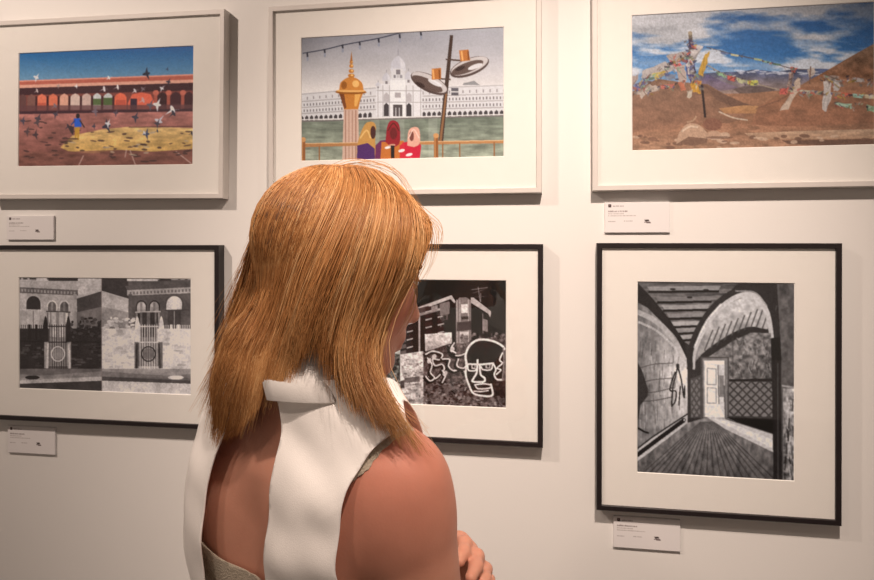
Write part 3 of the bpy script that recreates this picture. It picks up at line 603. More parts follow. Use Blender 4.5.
def framed(u0, u1, v0, v1, rot, pr, painter, black, label, group):
    """outer rectangle and print rectangle in the wall plane (metres from the camera axis), hung with a small tilt rot"""
    uc, vc = (u0+u1)/2, (v0+v1)/2; w, h = u1-u0, v1-v0; c, s = math.cos(rot), math.sin(rot)
    e = empty('framed_photograph', (uc*c-vc*s, 0, CAMZ+uc*s+vc*c), 0, -rot)
    tag(e, label, 'framed photograph', group)
    b = .0105 if black else .0112; t = TH
    prof = [(0, -.0005), (0, -t+.0012), (.0012, -t), (b-.001, -t), (b, -t+.001), (b, -.006)]
    V = []; F = []; n = len(prof)
    for sx, sz in ((-1, -1), (1, -1), (1, 1), (-1, 1)):
        for o, y in prof: V.append((sx*(w/2-o), y, sz*(h/2-o)))
    for k in range(4):
        for j in range(n-1):
            a = k*n+j; d = ((k+1) % 4)*n+j; F.append((a, d, d+1, a+1))
    mesh_obj('frame', V, F, M_BLACK if black else M_WHITE, e)
    # print rectangle relative to frame centre
    px0, px1, pz0, pz1 = pr[0]-uc, pr[1]-uc, pr[2]-vc, pr[3]-vc
    ym = -(t-.0062); yp = ym+.0022; iw, ih = w/2-b+.0004, h/2-b+.0004; bv = .0012
    V = []
    for y, x0, x1, z0, z1 in ((ym, -iw, iw, -ih, ih), (ym, px0-bv, px1+bv, pz0-bv, pz1+bv), (yp-.0002, px0, px1, pz0, pz1)):
        V += [(x0, y, z0), (x1, y, z0), (x1, y, z1), (x0, y, z1)]
    F = [(k, (k+1) % 4, 4+(k+1) % 4, 4+k) for k in range(4)]+[(4+k, 4+(k+1) % 4, 8+(k+1) % 4, 8+k) for k in range(4)]
    m = mesh_obj('mount', V, F, [M_MAT, M_CORE], e)
    for p in m.data.polygons[4:]: p.material_index = 1
    C, quad, white = painter()
    pw, ph = px1-px0, pz1-pz0; nx = int(pw*900); ny = int(ph*900)
    gv, gq, rgb = picture_grid(pw+.002, ph+.002, C, quad, white, nx, ny)
    gv[:, 0] += (px0+px1)/2; gv[:, 1] = yp; gv[:, 2] += (pz0+pz1)/2
    o = fast_mesh('print', gv, gq, M_PRINT, e, False); set_cols(o, rgb)
    v, f = boxv(-iw, -(t-.0035), -ih, iw, -(t-.0050), ih)
    # one sheet of glass (front face only carries the reflection)
    mesh_obj('glass', [(-iw, -(t-.0042), -ih), (iw, -(t-.0042), -ih), (iw, -(t-.0042), ih), (-iw, -(t-.0042), ih)], [(0, 1, 2, 3)], M_GLASS, e)
    v, f = boxv(-iw, -.010, -ih, iw, -.006, ih); mesh_obj('backing_board', v, f, M_BACK, e)
    return e

GW, GB = 'white framed colour photographs in the top row', 'black framed black and white photographs in the bottom row'
k = (DF+.008)/(DF+.02)
def pr(a, b_, c, d): return (a*k, b_*k, c*k, d*k)
framed(-.7319-.602, -.7319, .0978, .5252, -.0088, pr(-1.2725, -.8185, .1785, .4505), print_courtyard, False, 'white framed colour photograph of pigeons flying before a red arcade', GW)
framed(-.6227, -.0203, .1079, .5308, .0008, pr(-.552, -.101, .1885, .4625), print_lakeside, False, "white framed colour photograph of a domed white palace across water, above the woman's head", GW)
framed(.0832, .6852, .110, .533, .0031, pr(.165, .6205, .194, .471), print_mountain_pass, False, 'white framed colour photograph of prayer flags on a brown mountain pass', GW)
framed(-.742-.602, -.742, -.4186, -.0002, .0009, pr(-1.2685, -.8215, -.345, -.0785), print_gate_pair, True, 'black framed black and white photograph pair of an iron gate and arched windows', GB)
framed(-.0177-.602, -.0177, -.423, .0012, -.0012, pr(-.5425, -.096, -.347, -.077), print_graffiti_pair, True, "black framed photograph of graffiti head and flats, partly behind the woman's face", GB)
framed(.0916, .5549, -.5447, .0036, -.0017, pr(.175, .4745, -.4675, -.0765), print_passage, True, 'tall black framed black and white photograph of an arched passage with doorway', GB)

# ------------------------------------------------------------------ caption cards on the wall
M_CARD = mat_attr('caption card', .6, .2)
def card(u0, u1, v0, v1, rot, label, seed):
    rs = np.random.RandomState(seed); w, h = u1-u0, v1-v0
    C = Canvas(640, 320); C.a[:] = C.c((243, 240, 240))
    def words(x, y, L, hh, v):
        while L > 0:
            q = rs.uniform(10, 34); q = min(q, L)
            xx = x
            while xx < x+q: C.rect(xx, y+rs.uniform(0, hh*.3), xx+4.2, y+hh, v, .85); xx += 6.5
            x += q+7; L -= q+7
    C.rect(34, 20, 64, 52, (70, 58, 60)); C.rect(44, 28, 54, 40, (160, 140, 140)); words(80, 32, 110, 14, (130, 120, 122))
    words(34, 86, 190, 16, (120, 108, 108)); words(34, 114, 150, 11, (168, 158, 156)); words(34, 136, 270, 11, (160, 150, 148)); 
    words(34, 196, 70, 11, (160, 150, 150)); words(190, 192, 80, 11, (160, 150, 150))
    C.poly([(388, 186), (432, 184), (440, 200), (404, 204)], (70, 60, 60)); C.poly([(400, 204), (448, 206), (456, 222), (412, 222)], (120, 108, 108)); C.rect(388, 206, 404, 214, (90, 80, 80))
    C.blur(1)
    nx, ny = 140, 70
    gv, gq, rgb = picture_grid(w, h, C, [(0, 0), (639, 0), (639, 319), (0, 319)], (250, 250, 250), nx, ny)
    gv[:, 1] = -.0055
    # thickness: a ring of back vertices
    idx = np.r_[np.arange(nx), np.arange(1, ny)*nx+nx-1, (ny-1)*nx+np.arange(nx-2, -1, -1), np.arange(ny-2, 0, -1)*nx]
    bk = gv[idx].copy(); bk[:, 1] = -.0003; n0 = len(gv); m = len(idx); j = np.arange(m); jn = (j+1) % m
    side = np.c_[idx[j], idx[jn], n0+jn, n0+j]
    uc, vc = (u0+u1)/2, (v0+v1)/2
    o = fast_mesh('picture_caption_card', np.r_[gv, bk], np.r_[gq, side], M_CARD, None, False)
    set_cols(o, np.r_[rgb, np.full((m, 3), .74)])
    o.location = (uc, 0, CAMZ+vc); o.rotation_euler = (0, -rot, 0)
    tag(o, label, 'caption card', 'white caption cards under the photographs')
card(-1.3065, -1.178, .012, .0695, 0, 'white caption card below the pigeon photograph, in its shadow', 1)
card(-1.3035, -1.1745, -.5045, -.439, .000, 'white caption card below the iron gate photograph', 2)
card(.109, .2385, .025, .0877, .001, 'white caption card below the prayer flag photograph', 3)
card(.1265, .259, -.6275, -.5625, .000, 'white caption card below the arched passage photograph', 4)

# ------------------------------------------------------------------ camera, lights
cam = bpy.data.cameras.new('camera'); cam.sensor_width = 36; cam.lens = 675/874*36; cam.shift_y = -(290-244.66)/874; cam.clip_start = .01
co = bpy.data.objects.new('camera', cam); COL.objects.link(co); co.location = CAM; co.rotation_euler = (math.pi/2, 0, YAW); S.camera = co
def spot(name, loc, aim, W, col, ang=70, blend=.8, r=.03):
    l = bpy.data.lights.new(name, 'SPOT'); l.energy = W; l.color = col; l.spot_size = math.radians(ang); l.spot_blend = blend; l.shadow_soft_size = r
    o = bpy.data.objects.new(name, l); COL.objects.link(o); o.location = loc
    from mathutils import Vector
    o.rotation_euler = (Vector(aim)-Vector(loc)).to_track_quat('-Z', 'Y').to_euler()
spot('track_and_fill_spot', (.20, -1.40, 2.85), (.0, 0, 1.30), 204, (1, .81, .69), 58, 1)
spot('track_and_fill_spot', (-1.65, -1.30, 2.85), (-1.0, 0, 1.84), 108, (1, .81, .69), 80, 1)
spot('track_and_fill_spot', (1.25, -1.35, 2.85), (-.28, -.60, 1.50), 46, (1, .80, .68), 40, 1, .04)
spot('track_and_fill_spot', (-.95, -1.75, 2.88), (-.33, -.72, 1.45), 30, (1, .80, .67), 40, 1, .06)  # added fill spot for the hair highlight, no known lamp behind her
w = bpy.data.worlds.new('gallery'); S.world = w; w.use_nodes = True
w.node_tree.nodes['Background'].inputs['Color'].default_value = (1, .78, .645, 1); w.node_tree.nodes['Background'].inputs['Strength'].default_value = .285
S.view_settings.view_transform = 'Standard'; S.view_settings.look = 'None'; S.view_settings.gamma = 1; S.view_settings.use_curve_mapping = False
S.view_settings.exposure = 0.0
# ------------------------------------------------------------------ the visitor (local frame: x right, y away, z up, turned with the camera heading)
cY, sY = math.cos(YAW), math.sin(YAW)
TX, TD = -.165, .785                                    # body axis, right / forward of the eye point
RV = np.array((cY, sY)); FV = np.array((-sY, cY))
base = np.array(CAM[:2])+TX*RV+TD*FV
person = empty('person', (base[0], base[1], 0), YAW)
tag(person, 'woman with shoulder-length strawberry blonde hair in a white sleeveless open-back blouse, seen from behind', 'person')
BX = .026
BA = math.radians(40)                                   # body turn
Rb = np.array((math.cos(BA), -math.sin(BA))); Fb = np.array((math.sin(BA), math.cos(BA)))
def B(l, f, z):                                         # body coordinates (right, forward, height above the eye plane) -> local
    p = .88*l*Rb+.96*f*Fb; return np.array((p[0]+BX, p[1], CAMZ+z))
# head frame
HA, HP = math.radians(25), math.radians(14)
HF = np.array((math.cos(HA)*math.cos(HP), math.sin(HA)*math.cos(HP), -math.sin(HP)))
HU = np.array((math.cos(HA)*math.sin(HP), math.sin(HA)*math.sin(HP), math.cos(HP)))
HL = np.cross(HU, HF)
HO = np.array((-.114-TX, .79-TD, CAMZ-.028))
def H(a, b, c): return HO+a*HF+b*HL+c*HU

class SDF:
    def __init__(s, lo, hi, h):
        s.lo = np.array(lo, float); s.h = h; s.n = np.ceil((np.array(hi)-s.lo)/h).astype(int)+1
        s.F = np.full(s.n, .06, np.float32)
    def slab(s, lo, hi, pad=.06):
        i0 = np.clip(((np.minimum(lo, hi)-pad-s.lo)/s.h).astype(int), 0, s.n-1); i1 = np.clip(((np.maximum(lo, hi)+pad-s.lo)/s.h).astype(int)+2, 1, s.n)
        ax = [s.lo[k]+np.arange(i0[k], i1[k])*s.h for k in range(3)]
        X, Y, Z = np.meshgrid(*ax, indexing='ij')
        return (slice(i0[0], i1[0]), slice(i0[1], i1[1]), slice(i0[2], i1[2])), np.stack((X, Y, Z), -1).astype(np.float32)
    def mix(s, sl, d, k, op):
        a = s.F[sl]
        if op == 'sub':
            d = -d; hh = np.clip(.5-.5*(a-d)/k, 0, 1); s.F[sl] = a*(1-hh)+d*hh+k*hh*(1-hh)
        else:
            if k <= 0: s.F[sl] = np.minimum(a, d)
            else: hh = np.clip(.5+.5*(a-d)/k, 0, 1); s.F[sl] = a*(1-hh)+d*hh-k*hh*(1-hh)
    def ell(s, c, r, axes=np.eye(3), k=.02, op='add'):
        c = np.array(c, float); r = np.array(r, float); R = max(r)
        sl, P = s.slab(c-R, c+R)
        q = (P-c)@np.array(axes, float).T
        k0 = np.linalg.norm(q/r, axis=-1); k1 = np.linalg.norm(q/r**2, axis=-1)+1e-9
        s.mix(sl, k0*(k0-1)/k1, k, op)
    def cone(s, a, b, ra, rb, k=.02, op='add'):
        a = np.array(a, float); b = np.array(b, float); R = max(ra, rb)
        sl, P = s.slab(np.minimum(a, b)-R, np.maximum(a, b)+R)
        ba = b-a; t = np.clip(((P-a)@ba)/(ba@ba), 0, 1)
        d = np.linalg.norm(P-a-t[..., None]*ba, axis=-1)-(ra+(rb-ra)*t)
        s.mix(sl, d, k, op)
    def at(s, P):
        q = np.clip((np.asarray(P)-s.lo)/s.h, 0, s.n-1.001); i = q.astype(int); f = q-i; o = 0
        for dx in (0, 1):
            for dy in (0, 1):
                for dz in (0, 1):
                    w = (f[:, 0] if dx else 1-f[:, 0])*(f[:, 1] if dy else 1-f[:, 1])*(f[:, 2] if dz else 1-f[:, 2])
                    o = o+w*s.F[i[:, 0]+dx, i[:, 1]+dy, i[:, 2]+dz]
        return o
    def grad(s, P):
        e = s.h; g = np.stack([s.at(P+e*np.eye(3)[k])-s.at(P-e*np.eye(3)[k]) for k in range(3)], -1)
        return g/(np.linalg.norm(g, axis=-1, keepdims=True)+1e-9)
    def mesh(s, iso=0.):
        F = s.F-iso; neg = F < 0; n = s.n
        cnt = np.zeros(n-1, np.int8); acc = np.zeros((*(n-1), 3), np.float32); num = np.zeros(n-1, np.float32)
        def C(dx, dy, dz): return tuple(slice(d, n[k]-1+d) for k, d in enumerate((dx, dy, dz)))
        for ax in range(3):
            o = [(a, b) for a in (0, 1) for b in (0, 1)]
            for a, b in o:
                p = [0, 0, 0]; p[(ax+1) % 3] = a; p[(ax+2) % 3] = b; q = list(p); q[ax] = 1
                f0 = F[C(*p)]; f1 = F[C(*q)]; m = (f0 < 0) != (f1 < 0)
                t = np.where(m, f0/np.where(m, f0-f1, 1), 0)
                for kk in range(3): acc[..., kk] += m*(p[kk]+(t if kk == ax else 0))
                num += m
        act = num > 0; idx = -np.ones(n-1, np.int64); idx[act] = np.arange(act.sum())
        ijk = np.argwhere(act); V = s.lo+(ijk+acc[act]/num[act][:, None])*s.h
        Q = []
        for ax in range(3):
            u, v = (ax+1) % 3, (ax+2) % 3
            a = [slice(1, n[k]-1) for k in range(3)]; a[ax] = slice(0, n[ax]-1); b = list(a); b[ax] = slice(1, n[ax])
            ch = neg[tuple(a)] != neg[tuple(b)]; w = np.argwhere(ch); w[:, u] += 1; w[:, v] += 1
            inside0 = neg[w[:, 0], w[:, 1], w[:, 2]]
            def g(du, dv):
                z = w.copy(); z[:, u] -= du; z[:, v] -= dv; return idx[z[:, 0], z[:, 1], z[:, 2]]
            q = np.c_[g(1, 1), g(0, 1), g(0, 0), g(1, 0)]; q[~inside0] = q[~inside0][:, ::-1]; Q.append(q)
        Q = np.concatenate(Q); Q = Q[(Q >= 0).all(1)]
        for _ in range(2):
            P = V; d = s.at(P)-iso; V = V-.8*np.clip(d, -s.h, s.h)[:, None]*s.grad(P)
        return V, Q

AXB = np.array((np.r_[Rb, 0], np.r_[Fb, 0], (0, 0, 1.)))
AXH = np.array((HF, HL, HU))
SHL, SHR = (-.148, .012, -.240), (.146, -.004, -.249)
ELR, ELL = (.176, .035, -.515), (-.150, .135, -.505)

def torso(s, k=.03):
    E = lambda l, f, z, r, kk=k, op='add': s.ell(B(l, f, z), r, AXB, kk, op)
    E(0, .005, -.36, (.130, .095, .19)); E(0, .005, -.56, (.122, .088, .18), .05); E(0, -.005, -.74, (.168, .112, .15), .06)
    s.cone(B(-.12, -.01, -.262), B(.12, -.012, -.268), .062, .060, .045)
    for q in (-1, 1):
        s.cone(B(q*.03, -.012, -.15), B(q*.135, -.006, -.226-.006*q), .040, .036, .04)
        E(q*.078, -.066, -.325, (.052, .030, .075), .035)
        E(q*.072, .078, -.40, (.056, .044, .058), .03)
        E(q*.085, -.075, -.80, (.085, .07, .085), .04)
    s.cone(B(0, -.118, -.26), B(0, -.112, -.60), .006, .007, .045, 'sub')

def hand(s, wrist, fwd, nrm, thumb, curl, k=.006):
    """wrist point, direction to the knuckles, palm normal (towards the held side), thumb side; fingers curl towards nrm"""
    fwd = np.array(fwd, float); fwd /= np.linalg.norm(fwd); nrm = np.array(nrm, float); nrm -= fwd*(nrm@fwd); nrm /= np.linalg.norm(nrm); side = np.cross(fwd, nrm)
    if side@np.array(thumb, float) < 0: side = -side
    w = np.array(wrist, float)
    for o, L in ((.024, .078), (.008, .082), (-.009, .078), (-.024, .070)):
        s.cone(w+side*o*.55, w+fwd*L+side*o, .014, .0105, .012)
    for o, L, r in ((.027, .072, .0085), (.009, .080, .009), (-.010, .074, .0085), (-.027, .058, .0075)):
        p = w+fwd*(.078 if abs(o) < .02 else .073)+side*o; d = fwd.copy(); a = 0
        for seg, cr in ((L*.45, curl), (L*.32, curl*1.15), (L*.26, curl*.8)):
            a += cr; d = fwd*math.cos(a)+nrm*math.sin(a); q = p+d*seg; s.cone(p, q, r, r*.9, k); p = q; r *= .92
    p = w+fwd*.018+side*.022+nrm*.004
    for d, L, r in ((fwd*.6+side*.75+nrm*.2, .044, .0125), (fwd*.85+side*.35+nrm*.45, .034, .0105), (fwd*.85+side*.1+nrm*.6, .026, .009)):
        d = d/np.linalg.norm(d); q = p+d*L; s.cone(p, q, r, r*.88, k); p = q

body = SDF((-.285, -.29, -.005), (.30, .31, CAMZ+.14), .0032)
torso(body)
# neck
body.cone(H(-.030, 0, -.045), B(0, -.012, -.165), .051, .056, .03)
body.cone(B(0, -.012, -.165), B(0, -.008, -.24), .054, .07, .03)
for q in (-1, 1): body.cone(H(-.02, q*.052, -.05), B(q*.02, .055, -.215), .013, .012, .02)
# head
h = lambda a, b, c, r, k=.018, op='add': body.ell(H(a, b, c), r, AXH, k, op)
h(-.014, 0, .030, (.094, .074, .084)); h(.022, 0, -.010, (.066, .063, .082), .03)
h(.044, 0, -.052, (.046, .046, .050), .025)
for q in (-1, 1):
    body.cone(H(-.004, q*.052, -.050), H(.070, q*.014, -.096), .019, .015, .02)
    h(.062, q*.036, -.022, (.024, .022, .022), .02)                                   # cheek
    h(.0915, q*.031, .004, (.014, .017, .011), .012, 'sub')                            # eye socket
    body.cone(H(.0835, q*.012, .020), H(.066, q*.046, .022), .006, .006, .02)         # brow
    h(-.006, q*.074, -.010, (.017, .007, .030), .008); h(-.002, q*.082, -.008, (.009, .006, .018), .006, 'sub')   # ear
    h(.089, q*.011, -.041, (.009, .0075, .007), .006)                                  # nostril wing
h(.074, 0, -.098, (.015, .017, .014), .014)                                           # chin
body.cone(H(.084, 0, .010), H(.1015, 0, -.030), .0062, .0085, .012); h(.103, 0, -.0365, (.010, .0088, .0075), .008)
h(.082, 0, -.062, (.014, .022, .012), .014)
body.cone(H(.090, -.016, -.064), H(.0945, 0, -.0605), .003, .0048, .006); body.cone(H(.0945, 0, -.0605), H(.090, .016, -.064), .0048, .003, .006)
body.cone(H(.089, -.014, -.073), H(.092, 0, -.0745), .0035, .0058, .006); body.cone(H(.092, 0, -.0745), H(.089, .014, -.073), .0058, .0035, .006)
body.cone(H(.0985, -.019, -.0675), H(.0985, .019, -.0675), .0032, .0032, .003, 'sub')
# arms
def arm(S0, E0, W0, q):
    S0, E0, W0 = B(*S0), B(*E0), B(*W0)
    body.ell(S0+(E0-S0)*.14, (.052, .057, .075), AXB, .035)
    body.cone(S0, E0, .051, .039, .02); body.cone(S0+(E0-S0)*.35, S0+(E0-S0)*.75, .045, .040, .02)
    body.cone(E0, E0+(W0-E0)*.4, .039, .041, .02); body.cone(E0+(W0-E0)*.4, W0, .040, .026, .02)
WR, WL = (-.035, .150, -.480), (.044, .180, -.418)
arm(SHR, ELR, WR, 1); arm(SHL, ELL, WL, -1)
bd = lambda l, f, z: l*np.r_[Rb, 0]+f*np.r_[Fb, 0]+np.array((0, 0, z))
hand(body, B(*WR), bd(-.9, -.05, .12), bd(-.1, -1, .1), bd(0, .1, 1), .35)
hand(body, B(*WL), bd(.86, -.22, .40), bd(.25, -1, -.25), bd(-.2, .2, 1), .38)
# legs
for q in (-1, 1):
    body.cone(B(q*.085, 0, -.78), B(q*.085, .01, -1.08), .086, .056, .04); body.cone(B(q*.085, .01, -1.08), B(q*.085, -.005, -1.22), .054, .055, .03)
    body.cone(B(q*.085, -.005, -1.22), B(q*.085, -.01, -1.47), .054, .036, .03); body.cone(B(q*.085, -.01, -1.49), B(q*.09, .13, -1.522), .034, .024, .02)
V, Q = body.mesh()

# skin
def skin_mat():
    m, nt, b = new_mat('skin')
    a = nt.nodes.new('ShaderNodeAttribute'); a.attribute_name = 'Col'
    tc = nt.nodes.new('ShaderNodeTexCoord'); n = nt.nodes.new('ShaderNodeTexNoise'); n.inputs['Scale'].default_value = 38; n.inputs['Detail'].default_value = 5
    mx = nt.nodes.new('ShaderNodeMix'); mx.data_type = 'RGBA'; mx.blend_type = 'MULTIPLY'
    r = nt.nodes.new('ShaderNodeValToRGB'); r.color_ramp.elements[0].color = (.90, .84, .82, 1); r.color_ramp.elements[1].color = (1.08, 1.05, 1.05, 1)
    nt.links.new(tc.outputs['Object'], n.inputs['Vector']); nt.links.new(n.outputs['Fac'], r.inputs['Fac'])
    mx.inputs[0].default_value = 1; nt.links.new(a.outputs['Color'], mx.inputs[6]); nt.links.new(r.outputs['Color'], mx.inputs[7]); nt.links.new(mx.outputs[2], b.inputs['Base Color'])
    n2 = nt.nodes.new('ShaderNodeTexNoise'); n2.inputs['Scale'].default_value = 420; n2.inputs['Detail'].default_value = 3
    bp = nt.nodes.new('ShaderNodeBump'); bp.inputs['Strength'].default_value = .12; bp.inputs['Distance'].default_value = .001
    nt.links.new(tc.outputs['Object'], n2.inputs['Vector']); nt.links.new(n2.outputs['Fac'], bp.inputs['Height']); nt.links.new(bp.outputs['Normal'], b.inputs['Normal'])
    b.inputs['Roughness'].default_value = .52; b.inputs['Specular IOR Level'].default_value = .32
    b.inputs['Subsurface Weight'].default_value = .12; b.inputs['Subsurface Radius'].default_value = (.012, .005, .003); b.inputs['Subsurface Scale'].default_value = 1.
    return m
bo = fast_mesh('body', V, Q, skin_mat(), person)
base_skin = SRGB(np.array((206, 150, 127))/255.)
cols = np.tile(base_skin, (len(V), 1))
def tint(center, rad, col, amt):
    d = np.linalg.norm(V-center, axis=1)/rad; w = (np.clip(1-d, 0, 1)**.8*amt)[:, None]
    cols[:] = cols*(1-w)+SRGB(np.array(col)/255.)*w
for q in (-1, 1): tint(H(.06, q*.04, -.03), .04, (222, 140, 118), .5); tint(B(q*.16, -.02, -.22), .12, (200, 124, 104), .7)   # sun-flushed cheeks and shoulders
for b_ in (-.014, -.007, 0, .007, .014): tint(H(.0935-.25*abs(b_), b_, -.0675), .0105, (176, 84, 82), .75)
hv = V-HO; ha, hc = hv@HF, hv@HU
wsc = np.clip((hc-.066-.30*np.clip(ha+.02, 0, 1))/.012, 0, 1)*(hc > .04); wsc = np.maximum(wsc, np.clip((-.035-ha)/.015, 0, 1)*(hc > -.06)*(hc < .2)*(np.linalg.norm(hv, axis=1) < .16))
cols[:] = cols*(1-wsc[:, None]*.85)+SRGB(np.array((150, 100, 62))/255.)*wsc[:, None]*.85
set_cols(bo, cols)
M_EYE = mat_simple('eye white', (236, 232, 226), .2, .5); M_IRIS = mat_simple('blue grey iris', (70, 90, 100), .2, .5)
import bmesh
def ball(name, c, r, mat, parent, axes=None, sc=(1, 1, 1)):
    t = np.linspace(0, math.pi, 13); p = np.linspace(0, 2*math.pi, 20, endpoint=False); T, P_ = np.meshgrid(t, p, indexing='ij')
    v = np.stack((np.cos(T), np.sin(T)*np.cos(P_), np.sin(T)*np.sin(P_)), -1).reshape(-1, 3)*r*np.array(sc)
    v = np.array(c)+v@(AXH if axes is None else axes)
    i = (np.arange(12)[:, None]*20+np.arange(20)[None]).ravel(); j = (np.arange(12)[:, None]*20+(np.arange(20)[None]+1) % 20).ravel()
    return fast_mesh(name, v, np.c_[i, i+20, j+20, j], mat, parent)
def onskin(P, off):
    P = np.array(P, float)
    for _ in range(3): P = P-(body.at(P)-off)[:, None]*body.grad(P)
    return P
def taper(name, pts, r, mat, parent, flat=.5):
    P = np.array(pts); n = len(P); d = np.gradient(P, axis=0); d /= np.linalg.norm(d, axis=1, keepdims=True); a = np.cross(d, HF); a /= np.linalg.norm(a, axis=1, keepdims=True); b = np.cross(d, a)
    rr = (r*np.sin(np.linspace(.35, math.pi-.08, n)))[:, None]; v = np.stack([P+rr*(a*math.cos(q)+flat*b*math.sin(q)) for q in np.linspace(0, 2*math.pi, 8, endpoint=False)], 1).reshape(-1, 3)
    f = [(i*8+j, i*8+(j+1) % 8, (i+1)*8+(j+1) % 8, (i+1)*8+j) for i in range(n-1) for j in range(8)]
    return fast_mesh(name, v, np.array(f), mat, parent)
def lid(name, c, r, e0, e1, parent):
    """a patch of skin over the eyeball between two elevations (degrees), curving to the corners"""
    n, m = 21, 9; v = []
    for az in np.radians(np.linspace(-88, 88, n)):
        for w in np.linspace(0, 1, m):
            lo = e0*math.cos(az)**.7; el = math.radians(lo+(e1-lo)*w)
            v.append(c+r*(math.cos(el)*math.cos(az)*HF+math.cos(el)*math.sin(az)*HL+math.sin(el)*HU))
    f = [(i*m+j, (i+1)*m+j, (i+1)*m+j+1, i*m+j+1) for i in range(n-1) for j in range(m-1)]
    o = fast_mesh(name, np.array(v), np.array(f), bo.data.materials[0], parent); set_cols(o, SRGB(np.array((204, 142, 118))/255.)); return o
M_BROW = mat_simple('brow hair', (150, 106, 62), .6, .2); M_PUPIL = mat_simple('pupil', (12, 11, 11), .15, .5)
for q in (-1, 1):
    ec = H(.0760, q*.031, .004)
    eo = ball('eye', ec, .0116, M_EYE, person)
    ball('iris', ec+.0082*HF+.0006*HL*q-.0010*HU, .0050, M_IRIS, eo, None, (.82, 1, 1)); ball('pupil', ec+.0107*HF+.0007*HL*q-.0012*HU, .0022, M_PUPIL, eo, None, (.8, 1, 1))
    lid('upper_eyelid', ec, .0124, 16, 80, eo); lid('lower_eyelid', ec, .0122, -26, -80, eo)
    taper('eyelashes', [ec+.0132*(math.cos(math.radians(12*math.cos(z)**.7))*(math.cos(z)*HF+math.sin(z)*HL)+math.sin(math.radians(13*math.cos(z)**.7))*HU) for z in np.radians(np.linspace(-75, 75, 9))], .0011, M_BROW, eo, 1.6)
    taper('eyebrow', onskin([H(.092-.0006*k-.00022*k*k, q*(.012+.0042*k), .0215+.0013*k-.00017*k*k) for k in range(9)], .0006), .0034, M_BROW, person)

# ------------------------------------------------------------------ clothing: shells around the torso, cut along clean edges
def clip(V, Q, m, lo=0.):
    """keep the part with m > 0, cutting triangles along m = 0"""
    T = np.r_[Q[:, [0, 1, 2]], Q[:, [0, 2, 3]]]; s = m > 0; c = s[T].sum(1)
    out = [tuple(t) for t in T[c == 3]]; nv = []; key = {}
    def cut(a, b):
        k = (min(a, b), max(a, b))
        if k not in key:
            t = m[a]/(m[a]-m[b]); key[k] = len(V)+len(nv); nv.append(V[a]+(V[b]-V[a])*t)
        return key[k]
    for t in T[(c == 1) | (c == 2)]:
        for r in range(3):
            a, b, d = t[r], t[(r+1) % 3], t[(r+2) % 3]
            if s[a] and not s[b] and not s[d]: out.append((a, cut(a, b), cut(a, d))); break
            if not s[a] and s[b] and s[d]: x, y = cut(a, b), cut(a, d); out += [(x, b, d), (x, d, y)]; break
    V2 = np.r_[V, np.array(nv).reshape(-1, 3)]; T2 = np.array(out)
    u, inv = np.unique(T2, return_inverse=True)
    return V2[u], inv.reshape(-1, 3)
def lfz(V):                                             # local -> body coordinates
    xy = V[:, :2]-np.array((BX, 0)); return xy@Rb/.88, xy@Fb/.96, V[:, 2]-CAMZ
def shell(name, V, T, mat, thick, parent=person):
    o = fast_mesh(name, V, T, mat, parent); md = o.modifiers.new('thickness', 'SOLIDIFY'); md.thickness = thick; md.offset = 1
    return o
def cloth_mat(name, col, rough=.8, weave=900, bump=.15, trans=0.):
    m = mat_simple(name, col, rough, .15, .03, 25, bump, weave)
    b = m.node_tree.nodes['Principled BSDF']; b.inputs['Sheen Weight'].default_value = .15
    return m
M_BLOUSE = cloth_mat('white cotton', (250, 246, 242)); M_LACE = cloth_mat('taupe lace', (184, 172, 154), .8, 500, .8); M_TROUSER = cloth_mat('dark trousers', (40, 42, 50)); M_SHOE = mat_simple('shoe leather', (50, 36, 30), .4, .4, .1, 20)

def AHOLE(al, f, z): return ((abs((al-.236)/.086)**3.5+abs((f+.045)/.108)**3.5+abs((z+.270)/.096)**3.5)**(1/3.5)-1)*.09
bl = SDF((-.30, -.30, CAMZ-.80), (.30, .30, CAMZ-.08), .0045)
torso(bl, .05)
bl.cone(B(0, -.012, -.12), B(0, -.008, -.24), .054, .07, .05)
BV, BQ = bl.mesh(.013)
l, f, z = lfz(BV)
rng = np.random.RandomState(5)
def wob(p, fr, sd):
    r = np.random.RandomState(sd); o = 0
    for _ in range(5): k = r.normal(size=3)*fr; o = o+np.sin(p@k+r.rand()*6.28)
    return o/5
fold = .0028*wob(BV*np.array((1, 1, .45)), 42, 1)+.0022*wob(BV*np.array((1, 1, .7)), 85, 9)+.0026*np.sin(90*(f*.6+z*.9+.03*wob(BV, 20, 3)))*np.clip((l-.03)/.06, 0, 1)
loose = np.clip((-.24-z)/.2, 0, 1)*.012*np.clip(1-abs(l)/.3, 0, 1)*np.clip((.04-f)/.04, 0, 1)+np.clip((-.56-z)/.1, 0, 1)*.014
nrm = bl.grad(BV); BV = BV+nrm*(fold+loose)[:, None]
l, f, z = lfz(BV)
KR = lambda z: np.interp(z, (-.55, -.44, -.30, -.20, -.165, -.15), (.0, .062, .067, .054, .047, .040))
KL = lambda z: np.interp(z, (-.55, -.45, -.38, -.30, -.25, -.205, -.175, -.150), (.0, -.040, -.056, -.063, -.062, -.054, -.042, -.038))
key = np.where(f < 0, np.maximum(l-KR(z), KL(z)-l), .05)
al = abs(l); armh = AHOLE(al, f, z)
neckc = .140+ (-.0)                                        # top of the yoke under the collar
m = np.minimum.reduce([key, armh, -.140-.050*np.clip((f+.005)/.06, 0, 1)*np.clip((.125-al)/.04, 0, 1)-z, .172-al-.040*np.clip((f+.01)/.03, 0, 1)+.3*np.clip(-.235-z, 0, 1), -.140-z, z+.72])
CV_, CT_ = clip(BV, BQ, m)
blouse = shell('blouse', CV_, CT_, M_BLOUSE, .0016)
